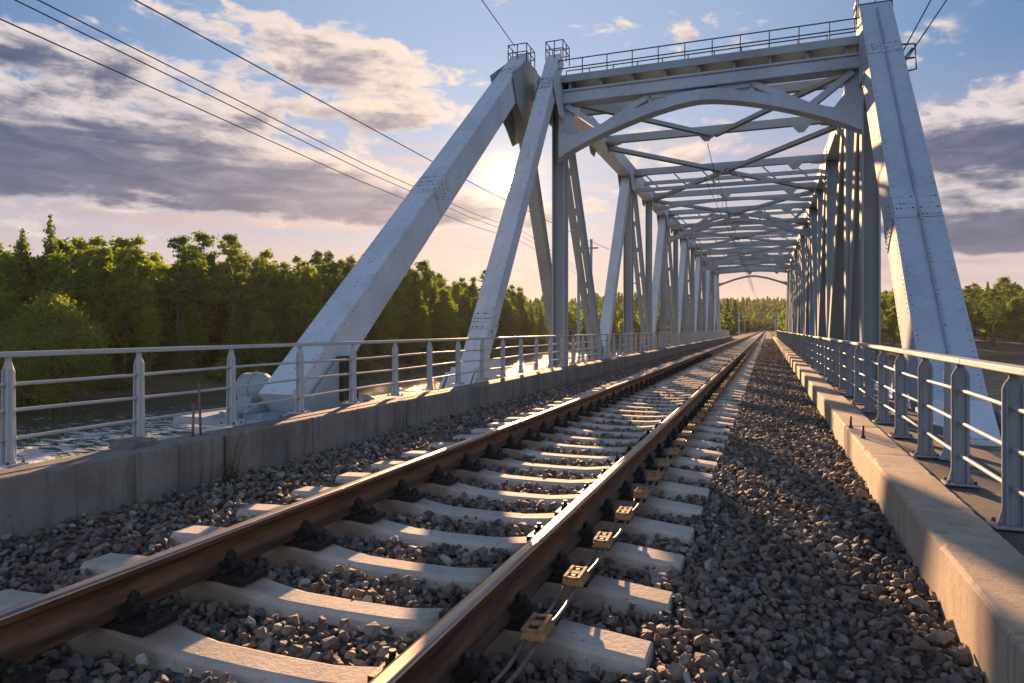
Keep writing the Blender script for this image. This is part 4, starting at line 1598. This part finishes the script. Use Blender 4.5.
# catenary inside the bridge
b = MB()
q = []
for i in range(0, 116):
    y = 24 + i * 1.0
    k = ((y - YP) / HP) % 1.0
    q.append((TRACK_X, y, ZT - 0.42 - 0.22 * 4 * k * (1 - k)))
b.tube(q, 0.012, 5)
tag(b.build('messenger_wire', WIRE), 'sagging messenger wire under the cross struts over the track', 'wire')
b = MB()
b.tube([(TRACK_X - 0.1, 24, H(5.15)), (TRACK_X + 0.1, 60, H(5.15)), (TRACK_X - 0.1, 150, H(5.15))], 0.010, 5)
for y in np.arange(26.6, 110, 2.7):
    k = ((y - YP) / HP) % 1.0
    b.tube([(TRACK_X, y, H(5.15)), (TRACK_X, y, ZT - 0.42 - 0.22 * 4 * k * (1 - k))], 0.007, 4)
tag(b.build('contact_wire', WIRE), 'contact wire with thin droppers over the track', 'wire')


def slim_mast(x, y, hgt, lean, label):
    root = empty('mast', (x, y, 0), label, 'mast', 'slim masts behind the left truss')
    zb = float(ground_z(x, y)) - 1.0
    b = MB()
    b.beam((0, 0, max(zb, -10)), (lean, 0, hgt), 0.16, 0.16, (1, 0, 0), (0, 0), 0, 0.10, 0.10)
    b.build('mast_pole', PAINT2, root)
    b = MB()
    b.beam((lean * 0.9 - 0.35, 0, hgt * 0.92), (lean * 0.9 + 0.35, 0, hgt * 0.92), 0.07, 0.07, (0, 1, 0))
    b.build('mast_arm', PAINT2, root)


slim_mast(-8.4, 31.5, 6.6, 0.0, 'slim grey mast seen left of the first double diagonal')
slim_mast(-8.1, 32.2, 5.4, 0.15, 'second slim grey mast beside the taller one')
slim_mast(-8.6, 44.5, 4.4, 0.35, 'short leaning pale mast beside the second vertical')


def gantry(y, xl, xr, h, label):
    root = empty('gantry', (0, y, 0), label, 'gantry')
    for x in (xl, xr):
        b = MB()
        b.beam((x, 0, -3), (x, 0, h), 0.55, 0.55, (1, 0, 0), (0, 0), 0, 0.4, 0.4)
        b.build('gantry_mast', PAINT, root)
    b = MB()
    for dz in (0, 0.7):
        b.beam((xl - 1.5, 0, h - 0.9 + dz), (xr + 1.5, 0, h - 0.9 + dz), 0.16, 0.16, (0, 1, 0))
    n = 18
    for i in range(n):
        x0 = xl - 1.5 + (xr - xl + 3) * i / n
        x1 = xl - 1.5 + (xr - xl + 3) * (i + 1) / n
        b.beam((x0, 0, h - 0.9 + 0.7 * (i % 2)), (x1, 0, h - 0.9 + 0.7 * ((i + 1) % 2)), 0.1, 0.1, (0, 1, 0))
    b.build('crossbeam', PAINT2, root)


gantry(292, -10.7, 3.9, 8.0, 'pale overhead line gantry across the track beyond the bridge')
gantry(430, -12.5, 4.6, 7.0, 'smaller overhead line gantry farthest along the track')

# ------------------------------------------------------------------ small things near the kerbs
def stalks():
    root = empty('dry_weed', (-4.36, 4.62, -0.22), 'dry brown weed stalks rising from the broken parapet joint', 'plant')
    for (dx, dy, h, lx, ly) in ((0.02, 0.0, 0.42, 0.01, 0.02), (0.05, 0.02, 0.50, 0.06, 0.12), (0.06, -0.03, 0.28, 0.04, -0.06), (0.08, 0.05, 0.36, 0.03, 0.09)):
        b = MB()
        b.tube([(dx, dy, 0), (dx + lx * 0.4, dy + ly * 0.3, h * 0.5), (dx + lx, dy + ly, h)], [0.010, 0.008, 0.004], 6)
        b.build('stem', DRY, root)
    b = MB()
    for i in range(70):
        a = random.uniform(0, 6.28)
        r = random.uniform(0.01, 0.11)
        p = Vector((0.05 + r * math.cos(a) * 0.6, r * math.sin(a), random.uniform(0.0, 0.16)))
        dv = Vector((random.gauss(0, 1), random.gauss(0, 1), random.gauss(0, 0.6))).normalized() * random.uniform(0.012, 0.03)
        s = dv.cross(Vector((0, 0, 1))).normalized() * 0.007
        o = len(b.v)
        b.v += [tuple(p - s), tuple(p + dv), tuple(p + s), tuple(p - dv)]
        b.f.append((o, o + 1, o + 2, o + 3))
        b.mi.append(0)
        b.sm.append(False)
    b.build('dead_leaves', DRY, root)


stalks()
for (dy, h, lean, lab) in ((4.55, 0.44, -0.03, 'taller of two rusty rods standing on the left parapet'), (4.46, 0.27, 0.0, 'shorter of two rusty rods standing on the left parapet')):
    b = MB()
    b.tube([(-4.55, dy, 0.10), (-4.55 + lean, dy + 0.01, 0.15 + h)], [0.011, 0.010], 8)
    b.tube([(-4.55 + lean, dy + 0.01, 0.15 + h - 0.02), (-4.55 + lean, dy + 0.01, 0.15 + h + 0.012)], 0.016, 6, smooth=False)
    tag(b.build('rod', BOLT), lab, 'rod')
for (y, x, lab) in ((7.05, 0.83, 'nearer of two dark pins standing on the right kerb'), (7.75, 0.80, 'farther of two dark pins standing on the right kerb')):
    b = MB()
    b.tube([(x, y, 0.03), (x, y, 0.17)], 0.011, 8)
    b.tube([(x, y, 0.05), (x, y, 0.075)], 0.022, 6, smooth=False)
    tag(b.build('pin', DARKSTEEL), lab, 'pin')
b = MB()
b.prism([(-0.17, -0.02), (0.17, -0.02), (0.13, 0.03), (-0.10, 0.035)], 'x', -0.10, 0.10)
pl = b.build('concrete_slab', CONC_L, bevel=0.01, loc=(-4.62, 3.95, 0.172))
pl.rotation_euler = (0.0, 0.06, 0.15)
tag(pl, 'loose flat slab of broken concrete lying on the left parapet', 'slab')
b = MB()
b.tube([(0, 0, 0.0), (0.0, 0, 0.15)], [0.012, 0.010], 6)


# ------------------------------------------------------------------ trees
def leaf_mesh(name, centres, size, mat, up=0.3, flat=1.0, parent=None):
    """many small leaf-sized faces spread through the given points"""
    c = np.asarray(centres)
    n = len(c)
    nrm = rng.normal(0, 1, (n, 3))
    nrm[:, 2] = np.abs(nrm[:, 2]) * flat + up
    nrm /= np.linalg.norm(nrm, axis=1)[:, None]
    t = np.cross(nrm, rng.normal(0, 1, (n, 3)))
    t /= np.linalg.norm(t, axis=1)[:, None]
    bt = np.cross(nrm, t)
    s = size * rng.uniform(0.6, 1.35, n)[:, None]
    v = np.stack([c - t * s, c + bt * s * 0.55, c + t * s, c - bt * s * 0.55], 1).reshape(-1, 3)
    me = bpy.data.meshes.new(name)
    me.vertices.add(4 * n)
    me.vertices.foreach_set('co', v.astype(np.float32).ravel())
    me.loops.add(4 * n)
    me.loops.foreach_set('vertex_index', np.arange(4 * n, dtype=np.int32))
    me.polygons.add(n)
    me.polygons.foreach_set('loop_start', np.arange(0, 4 * n, 4, dtype=np.int32))
    me.update(calc_edges=True)
    me.materials.append(mat)
    o = bpy.data.objects.new(name, me)
    if parent is not None:
        COL.objects.link(o)
        o.parent = parent
    return o


def branchy(trunk_h, r0, branches, parent, mat=BARK):
    b = MB()
    pts, rr = [], []
    wob = [random.uniform(-0.25, 0.25) for _ in range(6)]
    for i in range(7):
        s = i / 6
        pts.append((wob[0] * math.sin(s * 3), wob[1] * math.sin(s * 2.5), trunk_h * s))
        rr.append(r0 * (1 - 0.85 * s))
    b.tube(pts, rr, 7)
    for p, q, r in branches:
        m = (Vector(p) + Vector(q)) / 2
        m.z += 0.25
        b.tube([p, m, q], [r, r * 0.65, r * 0.25], 5)
    return b.build('trunk', mat, parent)


def conifer(kind, h, leaves):
    """'spruce': cone of drooping tiers; 'pine': bare trunk under an irregular head"""
    root = empty(kind + '_tree')
    C, br = [], []
    if kind == 'spruce':
        z = h * 0.10
        while z < h * 0.985:
            s = (z - h * 0.10) / (h * 0.88)
            rad = (h * 0.20) * (1 - s) ** 0.9 * random.uniform(0.75, 1.15) + 0.12
            nb = max(4, int(9 * (1 - s) + 4))
            a0 = random.uniform(0, 6.28)
            for k in range(nb):
                a = a0 + 6.28 * k / nb + random.uniform(-0.3, 0.3)
                rr = rad * random.uniform(0.55, 1.12)
                tip = (rr * math.cos(a), rr * math.sin(a), z - rr * 0.28)
                if rr > 0.8 and random.random() < 0.5:
                    br.append(((0, 0, z), tip, 0.035))
                m = int(3 + rr * 6.5)
                for _ in range(m):
                    q = random.uniform(0.15, 1.0)
                    C.append((tip[0] * q + random.gauss(0, 0.14), tip[1] * q + random.gauss(0, 0.14), z - rr * 0.28 * q * q + random.gauss(0, 0.10)))
            z += h * random.uniform(0.016, 0.028)
    else:
        base = h * random.uniform(0.36, 0.48)
        nb = 26
        for k in range(nb):
            s = (k + random.random()) / nb
            z = base + (h - base) * s
            rad = h * 0.17 * math.sin(math.pi * min(1, 0.28 + 0.72 * s)) * random.uniform(0.5, 1.25) + 0.25
            a = random.uniform(0, 6.28)
            tip = (rad * math.cos(a), rad * math.sin(a), z + rad * 0.20)
            br.append(((0, 0, z - 0.4), tip, 0.06))
            for _ in range(5):
                q = random.uniform(0.35, 1.05)
                cc = (tip[0] * q + random.gauss(0, 0.35), tip[1] * q + random.gauss(0, 0.35), z + rad * 0.2 * q + random.gauss(0, 0.22))
                for _ in range(20):
                    C.append((cc[0] + random.gauss(0, 0.34), cc[1] + random.gauss(0, 0.34), cc[2] + random.gauss(0, 0.17)))
    branchy(h * 0.97, h * 0.012 + 0.04, br, root)
    C = np.array(C)
    if len(C) > leaves:
        C = C[rng.choice(len(C), leaves, replace=False)]
    leaf_mesh('crown', C, 0.25 if kind == 'spruce' else 0.25, LEAF_CON, 0.05, 0.8, root)
    return root


def deciduous(name, h, rx, leaves, mat, base_f=0.25, clumps=80, droop=0.0, size=0.17, tip=0.5):
    root = empty(name)
    br, C = [], []
    base = h * base_f
    lean = random.uniform(-0.5, 0.5)
    for k in range(clumps):
        # points in an egg-shaped, lumpy volume, biased to its surface
        while True:
            d = Vector((random.gauss(0, 1), random.gauss(0, 1), random.gauss(0, 1))).normalized()
            r = random.random() ** 0.38
            zz = base + (h - base) * (0.5 + 0.5 * d.z * r)
            s = (zz - base) / (h - base)
            w = rx * (math.sin(math.pi * min(0.98, 0.12 + 0.86 * s)) ** 0.7) * (1 - tip * s * s)
            lump = 0.82 + 0.28 * math.sin(3 * math.atan2(d.y, d.x) + 5 * s + lean * 6) * math.cos(4 * s + lean)
            x, y = d.x * r * w * lump, d.y * r * w * lump
            break
        c = Vector((x + lean * s, y, zz))
        if k % 3 == 0:
            br.append(((0, 0, max(base * 0.6, zz - rx * 0.7)), tuple(c), 0.05))
        rc = random.uniform(0.35, 0.95) * rx * 0.24
        m = int(leaves / clumps * random.uniform(0.6, 1.4))
        for _ in range(m):
            g = Vector((random.gauss(0, 0.5), random.gauss(0, 0.5), random.gauss(0, 0.38))) * rc * 1.2
            C.append((c.x + g.x, c.y + g.y, c.z + g.z - droop * (g.x * g.x + g.y * g.y)))
    branchy(h * 0.86, h * 0.012 + 0.05, br, root)
    leaf_mesh('crown', np.array(C), size, mat, 0.05, 1.0, root)
    return root


protos = {
    'spruce': [conifer('spruce', 20, 9000), conifer('spruce', 17, 8000)],
    'pine': [conifer('pine', 20, 7500), conifer('pine', 21, 7500)],
    'birch': [deciduous('birch_tree', 19, 3.0, 6500, LEAF_DEC, 0.22, 90, 0.06, 0.26, 0.55), deciduous('birch_tree', 17, 3.4, 6500, LEAF_DEC, 0.2, 85, 0.05, 0.26, 0.5),
              deciduous('birch_tree', 21, 3.6, 7500, LEAF_DEC, 0.25, 95, 0.05, 0.26, 0.5)],
    'oak': [deciduous('broadleaf_tree', 15, 4.8, 8500, LEAF_DEC, 0.12, 100, 0.03, 0.27, 0.25), deciduous('broadleaf_tree', 17, 5.2, 9500, LEAF_DEC, 0.1, 110, 0.03, 0.27, 0.3)],
}
LAB = {'spruce': ('dark narrow spruce among the forest on the left bank', 'spruce'), 'pine': ('bare trunked pine with irregular head in the left bank forest', 'pine'),
       'birch': ('tall slender leafy tree in the left bank forest', 'tree'), 'oak': ('broad rounded leafy tree in the left bank forest', 'tree')}
used_proto = set()


def plant(kind, idx, x, y, scale, label, group, sxy=1.0):
    p = protos[kind][idx]
    loc = (x, y, float(ground_z(x, y)) - 0.2)
    rz = random.uniform(0, 6.28)
    sc = (scale * sxy, scale * sxy, scale)
    if (kind, idx) not in used_proto:
        used_proto.add((kind, idx))
        p.location = loc
        p.rotation_euler = (0, 0, rz)
        p.scale = sc
        o = p
    else:
        o = copy_tree(p, loc, rz, sc)
    tag(o, label, LAB[kind][1], group)
    return o


def cam_uv(x, y, z):
    th = R(YAW)
    d = -math.sin(th) * x + math.cos(th) * y
    xr = math.cos(th) * x + math.sin(th) * y
    if d < 1:
        return None
    return 512 + 682.67 * xr / d, 329 - 682.67 * (z - EYE) / d, d


def forest_left():
    placed = []
    n = 0
    tries = 0
    while n < 285 and tries < 12000:
        tries += 1
        y = random.uniform(18, 275)
        off = random.uniform(2.5, 44) if random.random() < 0.75 else random.uniform(2.5, 9)
        x = float(shore_x(y)) - off
        q = cam_uv(x, y, 0)
        if q is None or q[0] < -70 or q[0] > 560:
            continue
        md = 3.4 if off > 12 else 3.9
        if any((x - a) ** 2 + (y - c) ** 2 < md * md for a, c in placed):
            continue
        placed.append((x, y))
        r = random.random()
        if off < 8:
            kind = 'oak' if r < 0.25 else ('birch' if r < 0.7 else 'spruce')
            sc = random.uniform(0.50, 0.85)
        else:
            kind = 'spruce' if r < 0.36 else ('pine' if r < 0.54 else ('birch' if r < 0.86 else 'oak'))
            sc = random.uniform(0.88, 1.06)
        sc *= 1.06
        if kind == 'spruce':
            sc *= 0.93
        sc *= float(np.interp(y, [40, 140, 275], [0.98, 1.12, 1.18]))
        plant(kind, random.randrange(len(protos[kind])), x, y, sc, LAB[kind][0], 'trees of the left bank forest')
        n += 1


forest_left()
# the tall pointed spruce that stands above the canopy
q = pix(50, 329, 96)
plant('spruce', 0, q.x, q.y, 1.17, 'tall spruce whose tip rises above the canopy near the left edge', 'trees of the left bank forest', 0.8)

# the round willow on the near shore
will = deciduous('willow_tree', 12.6, 6.6, 34000, LEAF_BUSH, 0.02, 230, 0.05, 0.17, 0.15)
q = pix(52, 329, 76)
will.location = (q.x, q.y, ZW - 0.2)
tag(will, 'big round willow leaning over the water at the left edge', 'willow')


def shore_bushes():
    p = deciduous('shore_bush', 2.4, 1.7, 2600, LEAF_BUSH, 0.0, 40, 0.02, 0.13, 0.1)
    first = True
    for k in range(34):
        y = random.uniform(30, 200)
        x = float(shore_x(y)) - random.uniform(0.0, 2.5)
        loc = (x, y, float(ground_z(x, y)) - 0.1)
        s = random.uniform(0.5, 1.25)
        if first:
            p.location = loc
            p.scale = (s, s, s)
            o = p
            first = False
        else:
            o = copy_tree(p, loc, random.uniform(0, 6.28), (s * 1.3, s * 1.3, s))
        tag(o, 'low bush at the foot of the left bank forest by the water', 'bush', 'low bushes along the left shore')


shore_bushes()


def trees_right():
    placed = []
    n = 0
    tries = 0
    while n < 60 and tries < 4000:
        tries += 1
        u = random.uniform(862, 1075)
        d = random.uniform(205, 300)
        w = pix(u, 329, d)
        if w.y < float(far_y(w.x)) + 2:
            continue
        if any((w.x - a) ** 2 + (w.y - c) ** 2 < 28 for a, c in placed):
            continue
        placed.append((w.x, w.y))
        kind = random.choice(['oak', 'oak', 'birch', 'oak', 'pine', 'birch'])
        gap = u < 915
        sc = random.uniform(0.9, 1.15) * (0.85 if gap else 1.0) * float(np.interp(d, [205, 300], [0.85, 1.12]))
        plant(kind, random.randrange(len(protos[kind])), w.x, w.y, sc,
              {'oak': 'broad rounded tree on the far right bank', 'birch': 'slender leafy tree on the far right bank', 'pine': 'pine on the far right bank'}[kind],
              'trees of the far right bank', 1.15)
        n += 1


trees_right()


def far_wood():
    c = bpy.data.collections.new('far_tree_shapes')
    for k in range(5):
        C = []
        hgt, rad = (13, 3.4) if k < 3 else (16, 2.4)
        for _ in range(420):
            d = Vector((random.gauss(0, 1), random.gauss(0, 1), random.gauss(0, 1))).normalized() * random.random() ** 0.35
            s = 0.5 + 0.5 * d.z
            w = rad * (math.sin(math.pi * min(0.97, 0.15 + 0.83 * s)) ** 0.7) if k < 3 else rad * (1.05 - s)
            C.append((d.x * w, d.y * w, hgt * (0.08 + 0.92 * s)))
        o = leaf_mesh('far_tree', np.array(C), 0.75, LEAF_DEC if k < 3 else LEAF_CON, 0.2)
        c.objects.link(o)
    P = []
    for _ in range(60000):
        u = random.uniform(380, 1120)
        d = random.uniform(255, 1450)
        w = pix(u, 329, d)
        keep = min(1.0, 0.12 + d / 900)
        if random.random() > keep:
            continue
        if w.y < float(far_y(w.x)) + 6 and w.x > -88:
            continue
        if abs(w.x + 1.9) < 8 + 0.010 * d and w.y < 520:
            continue
        if u > 850 and d < 300:
            continue
        P.append((w.x, w.y))
        if len(P) >= 9000:
            break
    P = np.array(P)
    z = ground_z(P[:, 0], P[:, 1]) - 0.3
    n = len(P)
    s = rng.uniform(0.7, 1.15, n)
    o = scatter_object('far_wood', np.stack([P[:, 0], P[:, 1], z], 1), np.stack([np.zeros(n), np.zeros(n), rng.uniform(0, 6.28, n)], 1),
                       np.stack([s * 1.15, s * 1.15, s], 1), rng.random(n), c)
    tag(o, 'hazy wooded hills beyond the river and the bridge', None, None, 'stuff')


far_wood()


def forest_mass():
    """the closed depth of the wood behind the trees one can tell apart"""
    c = bpy.data.collections.new('deep_wood_shapes')
    for k in ('birch', 'oak', 'birch', 'spruce'):
        for p in protos[k]:
            cr = [ch for ch in p.children if ch.name.startswith('crown')][0]
            o = bpy.data.objects.new('deep_tree', cr.data)
            c.objects.link(o)
    P = []
    while len(P) < 620:
        y = random.uniform(25, 300)
        off = random.uniform(20, 95)
        x = float(shore_x(y)) - off
        q = cam_uv(x, y, 0)
        if q is None or q[0] < -120 or q[0] > 600:
            continue
        P.append((x, y))
    P = np.array(P)
    n = len(P)
    z = ground_z(P[:, 0], P[:, 1]) - 1.0
    s_ = rng.uniform(1.0, 1.16, n)
    o = scatter_object('deep_wood', np.stack([P[:, 0], P[:, 1], z], 1), np.stack([np.zeros(n), np.zeros(n), rng.uniform(0, 6.28, n)], 1),
                       np.stack([s_ * 1.2, s_ * 1.2, s_], 1), rng.random(n), c)
    tag(o, 'closed depth of the wood behind the front trees of the left bank', None, None, 'stuff')


forest_mass()


def haze():
    b = MB()
    b.box(-1690, 1690, -390, 1690, -14, 66)
    m = bpy.data.materials.new('evening_haze')
    m.use_nodes = True
    t = NT(m.node_tree)
    t.n.clear()
    out = t.new('ShaderNodeOutputMaterial')
    v = t.new('ShaderNodeVolumePrincipled')
    v.inputs['Color'].default_value = (0.95, 0.93, 0.93, 1)
    v.inputs['Density'].default_value = 0.00008
    v.inputs['Anisotropy'].default_value = 0.25
    t.l.new(v.outputs[0], out.inputs['Volume'])
    o = b.build('haze', m)
    tag(o, 'thin evening haze over the river valley', None, None, 'stuff')


haze()
